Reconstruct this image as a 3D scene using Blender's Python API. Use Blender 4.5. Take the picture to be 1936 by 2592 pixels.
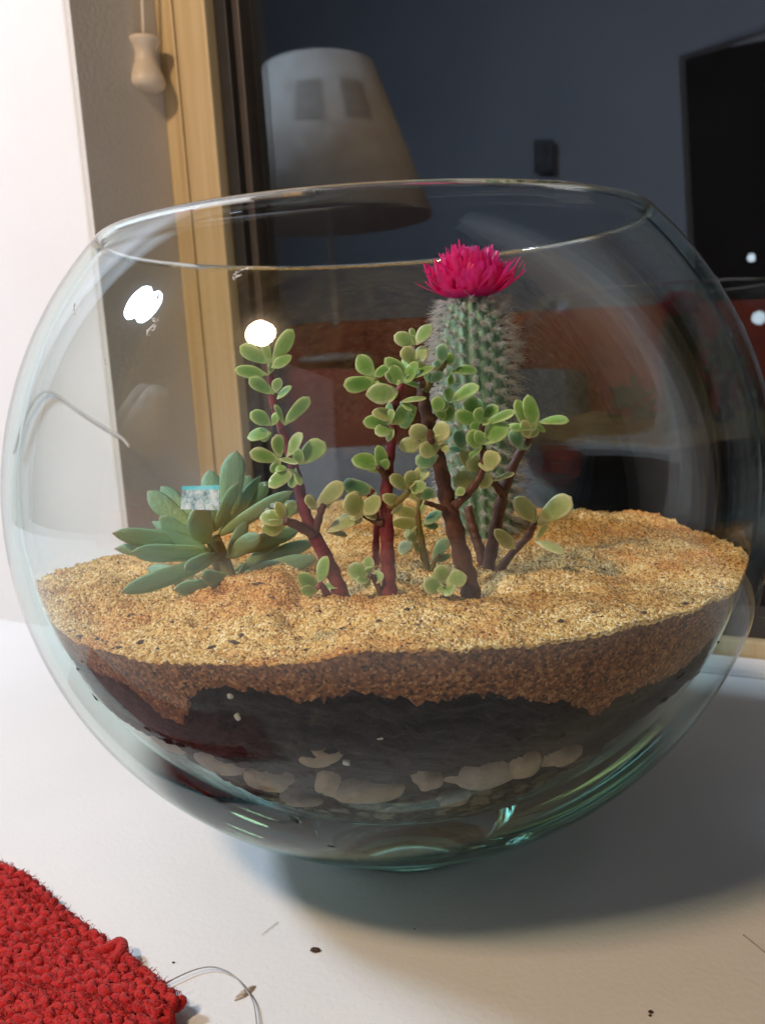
import bpy, bmesh, math, random
import numpy as np
from mathutils import Vector, Matrix
for o in list(bpy.data.objects): bpy.data.objects.remove(o)
# measured positions, in bowl radii, bowl centre on the table at the origin
DATA = {'plants':{'A':{'stems':[[[[-0.1117,-0.52,0.8444],[-0.128,-0.5173,0.8856],[-0.147,-0.5145,0.9403],[-0.1731,-0.5118,0.9989],[-0.1885,-0.5091,1.0489],[-0.1988,-0.5064,1.1133],[-0.2058,-0.5036,1.1471],[-0.2185,-0.5009,1.2034],[-0.2341,-0.4982,1.2669],[-0.2426,-0.4955,1.3039],[-0.2434,-0.4927,1.3439],[-0.2423,-0.49,1.3836]],0.0192,0.0069],[[[-0.1724,-0.52,1.0005],[-0.2029,-0.535,1.0243],[-0.2297,-0.55,1.0392]],0.0128,0.0091],[[[-0.1663,-0.52,1.0078],[-0.1535,-0.53,1.0468],[-0.144,-0.54,1.0667]],0.0091,0.0073],[[[-0.1429,-0.52,0.8872],[-0.1609,-0.535,0.8845],[-0.1692,-0.55,0.8851]],0.0091,0.0064]],'leaves':[[[-0.2352,-0.52,1.3815],[-0.1863,-0.5117,1.4455],0.0329,-20,0],[[-0.2368,-0.52,1.3816],[-0.2947,-0.5347,1.4191],0.0345,35,0],[[-0.2361,-0.52,1.3709],[-0.1931,-0.5296,1.3927],0.0235,-7.0,0],[[-0.2435,-0.52,1.356],[-0.3108,-0.5272,1.3723],0.0266,20,0],[[-0.2343,-0.52,1.3155],[-0.2806,-0.545,1.3511],0.0298,30,0],[[-0.2341,-0.52,1.3186],[-0.2198,-0.5295,1.3472],0.0219,-16.0,1],[[-0.2291,-0.52,1.3028],[-0.1983,-0.5118,1.3285],0.0204,28.0,0],[[-0.218,-0.52,1.2462],[-0.1629,-0.5279,1.3039],0.0298,-30,0],[[-0.2446,-0.52,1.2462],[-0.2867,-0.5253,1.2771],0.0329,-0.0,0],[[-0.2475,-0.52,1.2292],[-0.2971,-0.5302,1.2267],0.0376,-26.0,0],[[-0.2313,-0.52,1.1762],[-0.2381,-0.535,1.2268],0.0313,-14.0,1],[[-0.2318,-0.52,1.1699],[-0.2932,-0.5404,1.1925],0.0313,25,1],[[-0.2188,-0.52,1.1755],[-0.1766,-0.5384,1.2241],0.0313,22.0,1],[[-0.1931,-0.52,1.1597],[-0.1357,-0.52,1.2038],0.0439,-10,0],[[-0.2363,-0.52,1.1733],[-0.1932,-0.5566,1.1666],0.0204,30,1],[[-0.2205,-0.52,1.1534],[-0.243,-0.5322,1.1499],0.0219,-30.0,0],[[-0.2052,-0.52,1.1461],[-0.258,-0.545,1.1193],0.0351,-4.0,1],[[-0.2001,-0.52,1.1506],[-0.2103,-0.5286,1.1094],0.0219,-11.0,0],[[-0.1624,-0.52,1.0602],[-0.1006,-0.5278,1.1124],0.0376,-11.0,2],[[-0.1609,-0.52,1.0585],[-0.1823,-0.5308,1.0889],0.0219,12.0,2],[[-0.1534,-0.52,1.0516],[-0.1116,-0.5087,1.0893],0.0251,18.0,2],[[-0.2315,-0.52,1.0337],[-0.2828,-0.5364,1.0499],0.042,-11.0,1],[[-0.2332,-0.52,1.0364],[-0.2471,-0.5323,1.077],0.0256,0.0,2],[[-0.2294,-0.52,1.0373],[-0.2143,-0.5121,1.0736],0.0274,-16.0,1],[[-0.2319,-0.52,1.0288],[-0.2794,-0.5457,1.0215],0.0365,26.0,1],[[-0.1697,-0.52,0.881],[-0.1416,-0.5332,0.9482],0.0311,21.0,0],[[-0.17,-0.52,0.8771],[-0.2108,-0.5403,0.9119],0.0347,20,0],[[-0.1703,-0.52,0.8732],[-0.2075,-0.5431,0.8778],0.0256,26.0,0],[[-0.1443,-0.52,1.0037],[-0.0632,-0.5074,1.0291],0.0429,25,2]]},'B':{'stems':[[[[-0.0122,-0.55,0.8438],[-0.0112,-0.5458,0.8755],[-0.0109,-0.5417,0.9356],[-0.0082,-0.5375,1.0153],[-0.0049,-0.5333,1.0863],[0.0022,-0.5292,1.1406],[0.0133,-0.525,1.1984],[0.0216,-0.5208,1.2481],[0.0267,-0.5167,1.2824],[0.0402,-0.5125,1.3142],[0.0591,-0.5083,1.338],[0.0729,-0.5042,1.3754],[0.0771,-0.5,1.4019]],0.02,0.005],[[[0.0253,-0.52,1.2923],[0.011,-0.535,1.3147],[-0.0145,-0.55,1.3374]],0.0084,0.0058],[[[-0.0003,-0.55,1.12],[-0.0109,-0.565,1.1382],[-0.018,-0.58,1.1482]],0.0077,0.0058],[[[-0.0138,-0.55,1.0221],[-0.0332,-0.54,1.0253],[-0.0562,-0.53,1.0388]],0.0088,0.0065],[[[-0.0001,-0.55,1.057],[0.0239,-0.57,1.0747],[0.0436,-0.59,1.096]],0.0084,0.0065],[[[-0.0222,-0.55,0.8772],[-0.0408,-0.56,0.8973],[-0.0517,-0.57,0.9106]],0.0077,0.0058],[[[-0.0392,-0.43,0.9023],[-0.036,-0.44,0.9558],[-0.0302,-0.45,1.0165],[-0.0434,-0.46,1.069],[-0.0341,-0.47,1.0864]],0.0096,0.0065]],'leaves':[[[0.0744,-0.55,1.4013],[0.032,-0.5597,1.4228],0.0307,10.0,1],[[0.0755,-0.55,1.4012],[0.108,-0.5553,1.4398],0.0269,-2.0,1],[[0.0685,-0.55,1.3607],[0.0491,-0.5669,1.397],0.0326,8.0,2],[[0.0741,-0.55,1.3604],[0.0958,-0.5458,1.3945],0.0307,12.0,2],[[0.0559,-0.55,1.3389],[0.0113,-0.5619,1.3771],0.0269,30,0],[[0.0574,-0.55,1.3313],[0.107,-0.5669,1.3541],0.0307,35,0],[[0.0418,-0.55,1.3229],[0.0208,-0.567,1.3591],0.0307,18.0,0],[[0.0474,-0.55,1.3225],[0.0751,-0.575,1.3623],0.0288,13.0,0],[[-0.0174,-0.55,1.3395],[-0.0475,-0.5555,1.3842],0.0365,5,0],[[-0.011,-0.55,1.3316],[-0.0794,-0.564,1.324],0.0345,25,0],[[0.0265,-0.55,1.3219],[0.0069,-0.5656,1.3458],0.023,-21.0,1],[[0.0313,-0.55,1.3065],[-0.0314,-0.582,1.3021],0.0422,10,1],[[0.0357,-0.55,1.2816],[0.088,-0.5663,1.2907],0.0269,45,1],[[0.0472,-0.55,1.2829],[0.0258,-0.54,1.2377],0.0307,28.0,0],[[0.0205,-0.55,1.2502],[-0.0217,-0.5724,1.2655],0.0288,-6.0,2],[[0.0164,-0.55,1.2447],[-0.0435,-0.556,1.2475],0.0307,30,0],[[0.0082,-0.55,1.2356],[0.022,-0.5744,1.2687],0.0211,26.0,1],[[0.0181,-0.55,1.2274],[-0.0214,-0.5746,1.2195],0.0326,-10.0,1],[[-0.0163,-0.55,1.1463],[-0.0713,-0.5618,1.1691],0.0453,-19.0,0],[[-0.0102,-0.55,1.1381],[-0.0155,-0.5603,1.1911],0.0307,-21.0,0],[[-0.0146,-0.55,1.1423],[0.0019,-0.5639,1.1605],0.023,-26.0,0],[[-0.0283,-0.47,1.082],[-0.0992,-0.4628,1.0994],0.036,20,3],[[-0.0587,-0.55,1.0426],[-0.0932,-0.561,1.0879],0.0499,2.0,2],[[-0.0564,-0.55,1.0425],[-0.0239,-0.5597,1.0817],0.0384,-0.0,2],[[0.0293,-0.55,1.0592],[-0.0119,-0.5789,1.0899],0.0249,30,2],[[0.0448,-0.55,1.0938],[0.0028,-0.5699,1.1245],0.0345,-13.0,2],[[0.045,-0.55,1.0977],[0.0505,-0.561,1.136],0.0345,-27.0,2],[[0.0484,-0.55,1.0889],[0.0783,-0.5704,1.1073],0.0269,-18.0,1],[[0.053,-0.55,1.1012],[0.088,-0.5408,1.1312],0.0384,26.0,2],[[-0.052,-0.55,0.9096],[-0.0988,-0.5642,0.924],0.0422,-1.0,1],[[-0.0537,-0.55,0.9137],[-0.0537,-0.5467,0.9474],0.0269,10.0,1],[[-0.0506,-0.55,0.8993],[-0.0816,-0.579,0.8986],0.0249,-10.0,1],[[-0.0467,-0.55,0.8991],[-0.0236,-0.5658,0.9079],0.0288,-6.0,1]]},'C':{'stems':[[[[0.1716,-0.54,0.8425],[0.1691,-0.5333,0.8615],[0.1563,-0.5267,0.9222],[0.1404,-0.52,1.0032],[0.1278,-0.5133,1.0633],[0.1191,-0.5067,1.123],[0.1065,-0.5,1.1826],[0.0948,-0.4933,1.242],[0.0888,-0.4867,1.2891],[0.0867,-0.48,1.3202]],0.0241,0.0127],[[[0.1407,-0.54,1.047],[0.1785,-0.528,1.0787],[0.2026,-0.516,1.1074],[0.2133,-0.504,1.145],[0.2137,-0.492,1.1915],[0.2154,-0.48,1.2301]],0.0108,0.0066],[[[0.1209,-0.54,1.0422],[0.0974,-0.55,1.0552],[0.0778,-0.56,1.064]],0.0066,0.005],[[[0.089,-0.49,1.297],[0.1111,-0.4733,1.3265],[0.133,-0.4567,1.3484],[0.1427,-0.44,1.3596]],0.0108,0.0069],[[[0.0979,-0.54,1.2142],[0.0962,-0.56,1.2026],[0.0986,-0.58,1.1967]],0.0077,0.0066],[[[0.1011,-0.5,1.2342],[0.1264,-0.49,1.2557],[0.1457,-0.48,1.2717]],0.0077,0.0058]],'leaves':[[[0.1352,-0.46,1.3562],[0.1399,-0.46,1.3996],0.0282,14.0,3],[[0.1558,-0.44,1.337],[0.2115,-0.4457,1.3398],0.0305,25,0],[[0.1052,-0.5,1.3178],[0.129,-0.5105,1.3416],0.0236,-30.0,3],[[0.1347,-0.44,1.36],[0.164,-0.4307,1.3702],0.0244,-21.0,0],[[0.1098,-0.49,1.3192],[0.0947,-0.4976,1.3396],0.0198,-18.0,3],[[0.1076,-0.54,1.2559],[0.124,-0.5472,1.2877],0.0309,-17.0,0],[[0.1434,-0.51,1.2733],[0.2074,-0.5172,1.3027],0.0333,20,0],[[0.1433,-0.51,1.2714],[0.1089,-0.5241,1.2626],0.0314,-8.0,0],[[0.1545,-0.49,1.2658],[0.125,-0.4984,1.2366],0.0317,11.0,0],[[0.0913,-0.54,1.1971],[0.0597,-0.5539,1.2329],0.0386,26.0,2],[[0.0989,-0.54,1.1948],[0.1378,-0.555,1.2253],0.0444,12.0,2],[[0.1179,-0.54,1.1878],[0.0708,-0.58,1.1717],0.0347,19.0,2],[[0.0774,-0.54,1.1902],[0.0299,-0.54,1.1864],0.0347,22.0,2],[[0.1128,-0.54,1.1629],[0.0639,-0.5503,1.1467],0.0347,14.0,3],[[0.0717,-0.49,1.2667],[0.0381,-0.4792,1.2245],0.0376,-11.0,0],[[0.2099,-0.51,1.2286],[0.1538,-0.5274,1.2493],0.0314,25,0],[[0.2113,-0.5,1.2337],[0.1841,-0.4948,1.278],0.0335,2.0,0],[[0.2153,-0.5,1.2354],[0.2049,-0.4833,1.2743],0.0276,20.0,0],[[0.2136,-0.51,1.2205],[0.2821,-0.5327,1.2433],0.0314,30,0],[[0.2155,-0.49,1.2308],[0.2508,-0.49,1.2562],0.0277,6.0,0],[[0.2109,-0.52,1.1804],[0.265,-0.5336,1.2193],0.0429,1.0,0],[[0.2096,-0.51,1.1677],[0.1807,-0.5195,1.2076],0.0353,-0.0,0],[[0.2095,-0.53,1.2262],[0.1951,-0.5503,1.259],0.0291,-15.0,0],[[0.2164,-0.52,1.119],[0.2421,-0.5296,1.16],0.0409,10.0,2],[[0.2157,-0.49,1.1131],[0.1827,-0.4946,1.1477],0.0337,29.0,2],[[0.2317,-0.5,1.0934],[0.2789,-0.5151,1.1067],0.0217,40,2],[[0.1803,-0.51,1.0778],[0.1566,-0.5055,1.1166],0.0431,-3.0,2],[[0.1976,-0.5,1.0854],[0.2312,-0.5078,1.1046],0.0315,-27.0,2],[[0.1458,-0.54,1.0745],[0.1649,-0.5512,1.0869],0.0193,-15.0,1],[[0.1801,-0.42,1.1539],[0.1623,-0.4101,1.1995],0.0349,-20.0,3],[[0.1949,-0.42,1.1115],[0.1748,-0.4106,1.1532],0.0349,-15.0,2]]},'Dp':{'stems':[[[[0.2326,-0.31,0.8254],[0.2384,-0.3071,0.8519],[0.2572,-0.3043,0.9322],[0.2784,-0.3014,1.0204],[0.303,-0.2986,1.0853],[0.3313,-0.2957,1.1362],[0.3568,-0.2929,1.1695],[0.3735,-0.29,1.1989]],0.0199,0.0078],[[[0.2305,-0.29,0.8274],[0.225,-0.275,0.8728],[0.2146,-0.26,0.9118],[0.2055,-0.245,0.951],[0.2004,-0.23,0.9903]],0.0152,0.0108],[[[0.2443,-0.33,0.8503],[0.2925,-0.3567,0.8942],[0.3284,-0.3833,0.9397],[0.3385,-0.41,0.9768]],0.01,0.0082],[[[0.2798,-0.31,1.0306],[0.2585,-0.33,1.0613],[0.2395,-0.35,1.0827]],0.0108,0.0074]],'leaves':[[[0.35,-0.31,1.1823],[0.322,-0.3179,1.2575],0.039,-18.0,0],[[0.3609,-0.31,1.1881],[0.3476,-0.3258,1.267],0.0368,0.0,0],[[0.3691,-0.31,1.2028],[0.4394,-0.3247,1.1997],0.0347,35,0],[[0.3291,-0.31,1.1378],[0.3083,-0.2993,1.186],0.0347,-1.0,3],[[0.3473,-0.31,1.1651],[0.3328,-0.3273,1.2083],0.0303,-18.0,2],[[0.3397,-0.41,0.9746],[0.2931,-0.4174,1.0373],0.0474,-15.0,2],[[0.346,-0.41,0.9742],[0.4196,-0.4289,1.0326],0.0516,-11.0,2],[[0.2945,-0.39,0.9104],[0.2476,-0.4024,0.9592],0.0333,26.0,2],[[0.3385,-0.41,0.9317],[0.3975,-0.4382,0.9034],0.0289,25,2],[[0.343,-0.39,0.9662],[0.3279,-0.3996,1.0162],0.0292,-26.0,2]]},'E':{'stems':[[[[0.0904,-0.36,0.8533],[0.0806,-0.36,0.874],[0.0726,-0.36,0.9323],[0.0669,-0.36,0.9899],[0.0737,-0.36,1.0375]],0.0118,0.0072],[[[0.0886,-0.36,0.8601],[0.1,-0.37,0.8842],[0.1132,-0.38,0.9034]],0.0063,0.0051]],'leaves':[[[0.0718,-0.36,1.0005],[0.0126,-0.3723,1.0236],0.0296,35,2],[[0.0665,-0.36,0.9811],[0.0062,-0.3778,0.9881],0.0296,30,2],[[0.0513,-0.36,0.938],[0.0193,-0.3726,0.9117],0.0338,-15.0,2],[[0.0941,-0.36,0.8844],[0.1407,-0.3667,0.9363],0.0359,25.0,3],[[0.0792,-0.36,0.976],[0.1239,-0.3548,1.0031],0.0317,21.0,3],[[0.0734,-0.36,1.0332],[0.0499,-0.3554,1.0729],0.0296,17.0,2],[[0.0597,-0.36,0.933],[0.0399,-0.3527,0.9637],0.0296,8.0,2],[[0.0758,-0.36,1.0374],[0.1049,-0.36,1.0617],0.0296,-24.0,3]]},'F':{'stems':[[[[0.111,-0.57,0.8565],[0.1108,-0.57,0.8707],[0.1113,-0.57,0.8808]],0.0065,0.0057]],'leaves':[[[0.1093,-0.57,0.8809],[0.0629,-0.5834,0.8832],0.038,19.0,1],[[0.1106,-0.57,0.8828],[0.101,-0.566,0.9235],0.0361,-7.0,1],[[0.1145,-0.57,0.8826],[0.1564,-0.5788,0.9005],0.0399,-8.0,1],[[0.112,-0.57,0.8779],[0.1257,-0.6011,0.8643],0.0323,-5.0,1],[[0.1081,-0.57,0.879],[0.0996,-0.5905,0.8697],0.0228,-8.0,1],[[0.1094,-0.57,0.8829],[0.1289,-0.5605,0.9076],0.0228,-13.0,2]]}},'rosette':{'leaves':[[[-0.4079,-0.24,0.9965],[-0.3828,-0.21,1.1676],0.0633,10],[[-0.4401,-0.23,0.9922],[-0.4683,-0.15,1.1111],0.0536,0],[[-0.4835,-0.25,0.9899],[-0.5928,-0.17,1.0746],0.0489,10],[[-0.4933,-0.27,0.9771],[-0.6121,-0.23,1.074],0.0543,15],[[-0.4903,-0.29,0.9638],[-0.5723,-0.3,1.0195],0.0388,25],[[-0.4577,-0.3,0.9554],[-0.4635,-0.4,1.0617],0.0697,0],[[-0.4495,-0.27,0.9702],[-0.437,-0.27,1.0593],0.0434,0],[[-0.4407,-0.27,0.974],[-0.3698,-0.3,1.0998],0.0349,-35],[[-0.4356,-0.27,0.9607],[-0.2391,-0.27,1.0667],0.0393,-35],[[-0.4005,-0.21,0.9905],[-0.3729,-0.11,1.0845],0.0587,-10],[[-0.3919,-0.19,0.9774],[-0.3276,-0.09,1.0654],0.0439,-10],[[-0.4623,-0.29,0.9493],[-0.6808,-0.33,0.9917],0.0467,35],[[-0.4613,-0.3,0.9386],[-0.6854,-0.31,0.9497],0.0386,40],[[-0.4519,-0.31,0.9296],[-0.6185,-0.41,0.9578],0.0456,35],[[-0.4442,-0.31,0.9227],[-0.4883,-0.45,0.9173],0.0353,40],[[-0.4325,-0.31,0.9135],[-0.6335,-0.47,0.877],0.0449,35],[[-0.4135,-0.33,0.8532],[-0.5131,-0.47,0.8759],0.0408,40],[[-0.399,-0.35,0.8618],[-0.4483,-0.47,0.904],0.0445,30],[[-0.5045,-0.27,0.8604],[-0.637,-0.21,0.8687],0.0419,20],[[-0.4095,-0.3,0.9098],[-0.3053,-0.39,0.9839],0.0439,-25],[[-0.4184,-0.25,0.9075],[-0.2429,-0.17,0.9468],0.0446,-30],[[-0.4034,-0.27,0.8456],[-0.1967,-0.23,0.881],0.048,-30],[[-0.4089,-0.23,0.858],[-0.2069,-0.13,0.9046],0.0409,-25],[[-0.4004,-0.29,0.8419],[-0.2795,-0.31,0.8959],0.0347,-30],[[-0.3232,-0.17,0.992],[-0.2355,-0.11,0.999],0.0417,-10],[[-0.4273,-0.24,0.9715],[-0.419,-0.22,1.0546],0.0379,0]],'stem':[[-0.4109,-0.3,0.8235],[-0.4187,-0.3,0.8543],[-0.4294,-0.29,0.8957],[-0.4405,-0.28,0.933],[-0.4486,-0.27,0.9572]]},'cactus':[[0.2723,0.1,0.797],[0.2703,0.1,0.9228],[0.2674,0.1,1.1278],[0.2646,0.1,1.3271],[0.2625,0.1,1.4698],[0.2624,0.1,1.5337]],'sandtop':[[-169.1,0.85],[-115.9,0.786],[-102.1,0.824],[-87.4,0.841],[-65.1,0.892],[-64.5,0.867],[-57.7,0.827],[-48.5,0.812],[-32.4,0.826],[-25.2,0.827],[-15.5,0.834],[-4.9,0.859],[2.0,0.866],[9.6,0.858],[17.6,0.853],[30.6,0.849],[39.4,0.84],[45.4,0.835],[58.8,0.81],[64.4,0.849],[81.1,0.826],[100.9,0.813],[115.5,0.827],[133.7,0.787],[151.2,0.813]],'sandmid':[[-150,0.72],[-100,0.72],[-60,0.76],[-47,0.755],[-39.1,0.747],[-33.1,0.683],[-31.0,0.673],[-25.7,0.765],[-24.0,0.784],[-16.1,0.785],[-11.9,0.763],[-5.3,0.783],[1.8,0.758],[9.7,0.758],[21.9,0.705],[26.2,0.655],[29.4,0.685],[43.9,0.692],[60,0.76],[100,0.72],[150,0.72]],'pebbles':[[-0.1733,-0.819,0.6069,0.0551,0.0285],[-0.1018,-0.7484,0.4694,0.0811,0.0426],[-0.1661,-0.7711,0.5194,0.0298,0.0447],[0.0428,-0.7832,0.5123,0.0355,0.0414],[0.1606,-0.7585,0.4984,0.0803,0.0582],[0.2488,-0.7459,0.5154,0.0485,0.0445],[-0.3094,-0.7082,0.4948,0.0643,0.0374],[-0.4199,-0.678,0.5336,0.0632,0.0379],[-0.5272,-0.6298,0.5758,0.054,0.0367],[0.3434,-0.7052,0.5123,0.0477,0.0353],[0.0991,-0.713,0.4232,0.0375,0.0208],[-0.2387,-0.6813,0.4256,0.051,0.0234]],'perlite':[[-0.328,-0.8603,0.7583],[-0.3218,-0.8458,0.7069],[-0.0439,-0.8886,0.6649],[-0.1154,-0.8509,0.5941]],'knit_edge':[[-1.1416,-0.2074,0.03],[-0.9228,-0.4103,0.03],[-0.7122,-0.5759,0.03],[-0.5083,-0.7274,0.03],[-0.4204,-0.8169,0.03]],'knit_loop':[[-0.7506,-0.5894,0.04],[-0.7166,-0.5759,0.04],[-0.7023,-0.5573,0.04],[-0.6879,-0.5911,0.04],[-0.7001,-0.6296,0.04]],'thread':[[-0.5978,-0.6843,0.012],[-0.5579,-0.6549,0.012],[-0.5113,-0.6251,0.012],[-0.4695,-0.619,0.012],[-0.422,-0.6457,0.012],[-0.3824,-0.696,0.012],[-0.3568,-0.7443,0.012],[-0.3375,-0.8247,0.012]],'husk':[[-0.4048,-0.7175,0.01],[-0.3827,-0.6949,0.01],[-0.3631,-0.6731,0.01]],'crumbs':[[-0.2377,-0.5673,0.0],[0.483,-0.8158,0.0],[0.4794,-0.8246,-0.0],[-0.5711,-0.5814,0.0],[0.0014,-0.5057,0.0]],'hair':[[0.7664,-0.5949,0.004],[0.7792,-0.6284,0.004],[0.7933,-0.6688,0.004]],'scratch':[[-0.3735,-0.4998,0.003],[-0.3391,-0.4529,0.003]],'win':{'u':[0.8788,-0.4772,0.0],'n':[0.4772,0.8788,0.0],'wall':1.0896,'frame':1.6896,'s_corner':-2.1586,'s_wood0':-2.1733,'s_groove':-2.0147,'s_wood1':-1.8044,'s_dark1':-1.7578,'pane':1.8496},'pull':[[-1.0885,2.3543,3.3519],[-1.1087,2.3652,3.0592],[-1.1086,2.3652,3.0373],[-1.1096,2.3658,3.0069],[-1.1193,2.371,2.9739],[-1.1306,2.3772,2.9279],[-1.1292,2.3764,2.8721],[-1.1237,2.3734,2.8264],[-1.1212,2.3721,2.8013]],'pull_r':[0.0,0.0604,0.0797,0.0714,0.0549,0.0632,0.0879,0.0961,0.0714],'lamp_top':[-9.3365,-3.1489,6.283],'lamp_bot':[-9.8844,-3.3809,3.7736],'lamp_r':[0.937,1.823],'patches':[[[-9.148,-2.5288,5.7811],[-9.0903,-2.5823,5.7811],[-9.0366,-2.6396,5.7811],[-8.9869,-2.7006,5.7811],[-8.9417,-2.7648,5.7811],[-8.901,-2.8321,5.7811],[-9.0003,-2.3579,5.1412],[-8.931,-2.4221,5.1412],[-8.8665,-2.4909,5.1412],[-8.8069,-2.5641,5.1412],[-8.7525,-2.6412,5.1412],[-8.7037,-2.722,5.1412]],[[-8.7878,-3.1244,5.7811],[-8.7726,-3.2015,5.7811],[-8.7628,-3.2795,5.7811],[-8.7584,-3.358,5.7811],[-8.7596,-3.4366,5.7811],[-8.7662,-3.515,5.7811],[-8.5678,-3.073,5.1412],[-8.5495,-3.1656,5.1412],[-8.5378,-3.2592,5.1412],[-8.5326,-3.3534,5.1412],[-8.5339,-3.4478,5.1412],[-8.5419,-3.5418,5.1412]]],'leds':[[-3.7334,-6.6365,1.6247],[-3.7995,-6.5435,2.4447]],'door':[[-11.8051,-15.0554,8.2782],[-12.1454,-15.7348,4.5017],[-11.6753,-16.0486,-2.0411],[-9.9281,-17.2477,-2.0587],[-9.6803,-16.4418,8.6617]],'roomwall':[[-52.1172,-12.6918,44.5442],[-4.8366,-17.453,15.0289],[-2.4221,-14.4362,-5.6342],[-45.0635,-3.8785,-15.8212]],'doorq':[[-11.4473,-14.6052,8.2272],[-8.2625,-15.2648,8.2307],[-6.4871,-13.7299,-2.9478],[-9.542,-13.045,-3.2579]],'sofa':[[-10.5081,-2.572,2.0812],[-4.6519,-9.009,1.9682],[-4.2067,-8.4091,-0.8045],[-9.9833,-2.0998,-0.3289]],'pic':[[-15.4637,-13.493,7.2066],[-14.8394,-13.5993,7.0724],[-14.7332,-13.4667,6.164],[-15.3556,-13.3579,6.2816]],'A':[-9.5197,1.0361,9.1715],'B':[-3.5769,-4.0467,6.6987],'sticker':[[-0.3568,-0.9193,1.1782],[-0.2877,-0.943,1.1793],[-0.2905,-0.9487,1.1369],[-0.3631,-0.9231,1.1383]],'marks':[[[-0.4232,-0.7974,1.445],[-0.4197,-0.7948,1.4531],[-0.4121,-0.7953,1.4593],[-0.4045,-0.7967,1.4638],[-0.4008,-0.7958,1.4686]],[[-0.4072,-0.7676,1.5095],[-0.4025,-0.7675,1.5134],[-0.4049,-0.7626,1.5188]],[[-0.2545,-0.818,1.5303],[-0.2476,-0.8167,1.5356],[-0.2389,-0.817,1.5391]],[[-0.2529,-0.8108,1.5421],[-0.2321,-0.8127,1.5487],[-0.2192,-0.8154,1.5501]],[[-0.6153,-0.602,1.5233],[-0.6149,-0.6128,1.5107],[-0.6077,-0.6296,1.4985]],[[-0.5161,-0.7621,1.4061],[-0.5179,-0.7638,1.4003],[-0.5145,-0.7675,1.3975]],[[-0.3043,-0.7071,1.6522],[-0.3026,-0.7054,1.6548]],[[-0.4117,-0.8007,1.45],[-0.4061,-0.7996,1.4572],[-0.4083,-0.7955,1.4624]]],'cord':[[-2.0261,2.3058,0.9815],[-1.9115,2.2436,1.1803],[-1.7986,2.1823,1.2941],[-1.7059,2.1319,1.3003],[-1.5839,2.0657,1.2203],[-1.4372,1.986,1.1346],[-1.3152,1.9198,1.0631],[-1.2718,1.8962,1.0165]],'loop':[[-2.2799,3.8495,0.1],[-2.2983,4.3036,0.1],[-2.1991,4.5521,0.1],[-2.0308,4.4652,0.1],[-1.8715,4.0136,0.1],[-1.924,3.7107,0.1],[-2.0836,3.6327,0.1]],'wallfix':[],'sandbits':[[-0.7291,-0.5559,0.85],[-0.698,-0.586,0.85],[-0.6111,-0.4808,0.85],[-0.5317,-0.6914,0.85],[-0.3157,-0.7218,0.85],[-0.3251,-0.75,0.85],[-0.4004,-0.8811,0.85],[-0.4834,-0.6033,0.85],[-0.163,-0.6144,0.85],[-0.2689,-0.5648,0.85],[-0.5852,-0.3739,0.85],[-0.6511,-0.605,0.85],[-0.5757,-0.7048,0.85],[-0.3685,-0.7656,0.85],[-0.0875,-0.7871,0.85],[-0.3123,-0.4727,0.85],[-0.0331,-0.7825,0.85],[0.0234,-0.717,0.85],[0.1276,-0.8118,0.85],[-0.1901,-0.8521,0.85],[0.3194,-0.7887,0.85],[0.4041,-0.7744,0.85],[0.4947,-0.7448,0.85],[0.6051,-0.6657,0.85],[-0.1588,-0.5243,0.85]],'cam':[2.4181,1.3774,0.1752,-0.0593,-0.0084]}
S = 0.125                      # bowl radius in metres; measured tables above are in bowl radii
rnd = random.Random(11); rng = np.random.default_rng(7)
V = lambda p: Vector(p) * S
C = bpy.context.scene.collection
sc = bpy.context.scene
# ---------------------------------------------------------------- camera
D_, HC, PIT, ROL, YAW = DATA['cam']
cp, sp = math.cos(PIT), math.sin(PIT)
F = Vector((math.sin(YAW)*cp, math.cos(YAW)*cp, -sp)); R0 = Vector((math.cos(YAW), -math.sin(YAW), 0)); U0 = R0.cross(F)
R_ = R0*math.cos(ROL) + U0*math.sin(ROL); U_ = U0*math.cos(ROL) - R0*math.sin(ROL)
cd = bpy.data.cameras.new('camera'); cam = bpy.data.objects.new('camera', cd); C.objects.link(cam)
cam.matrix_world = Matrix(((R_.x,U_.x,-F.x,0),(R_.y,U_.y,-F.y,-D_*S),(R_.z,U_.z,-F.z,HC*S),(0,0,0,1)))
cd.sensor_fit = 'HORIZONTAL'; cd.lens = 38.5; cd.sensor_width = 2*38.5*math.tan(math.radians(47.5/2))
cd.clip_start = .01; cd.clip_end = 50
cd.dof.use_dof = True; cd.dof.focus_distance = 1.85*S; cd.dof.aperture_fstop = 30
sc.camera = cam
# ---------------------------------------------------------------- world (dark room at night) and lamps
w = bpy.data.worlds.new('World'); sc.world = w; w.use_nodes = True
bg = w.node_tree.nodes['Background']; bg.inputs[0].default_value = (.95,.74,.66,1); bg.inputs[1].default_value = .0025
def lamp(name, p, power, col, rad):
    l = bpy.data.lights.new(name, 'POINT'); l.energy = power; l.color = col; l.shadow_soft_size = rad
    o = bpy.data.objects.new(name, l); C.objects.link(o); o.location = V(p); return o
lamp('white_lamp_light', DATA['A'], 74, (.65,.80,1), .100)
lamp('warm_lamp_light', DATA['B'], 23, (1,.72,.46), .052)
sc.view_settings.view_transform = 'Standard'; sc.view_settings.look = 'None'; sc.view_settings.exposure = 0; sc.view_settings.gamma = 1
sc.cycles.max_bounces = 14; sc.cycles.transparent_max_bounces = 24; sc.cycles.transmission_bounces = 12; sc.cycles.glossy_bounces = 6; sc.cycles.diffuse_bounces = 4
sc.cycles.sample_clamp_indirect = 6; sc.cycles.use_denoising = True
sc.cycles.caustics_reflective = True; sc.cycles.caustics_refractive = True; sc.cycles.blur_glossy = .3
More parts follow.
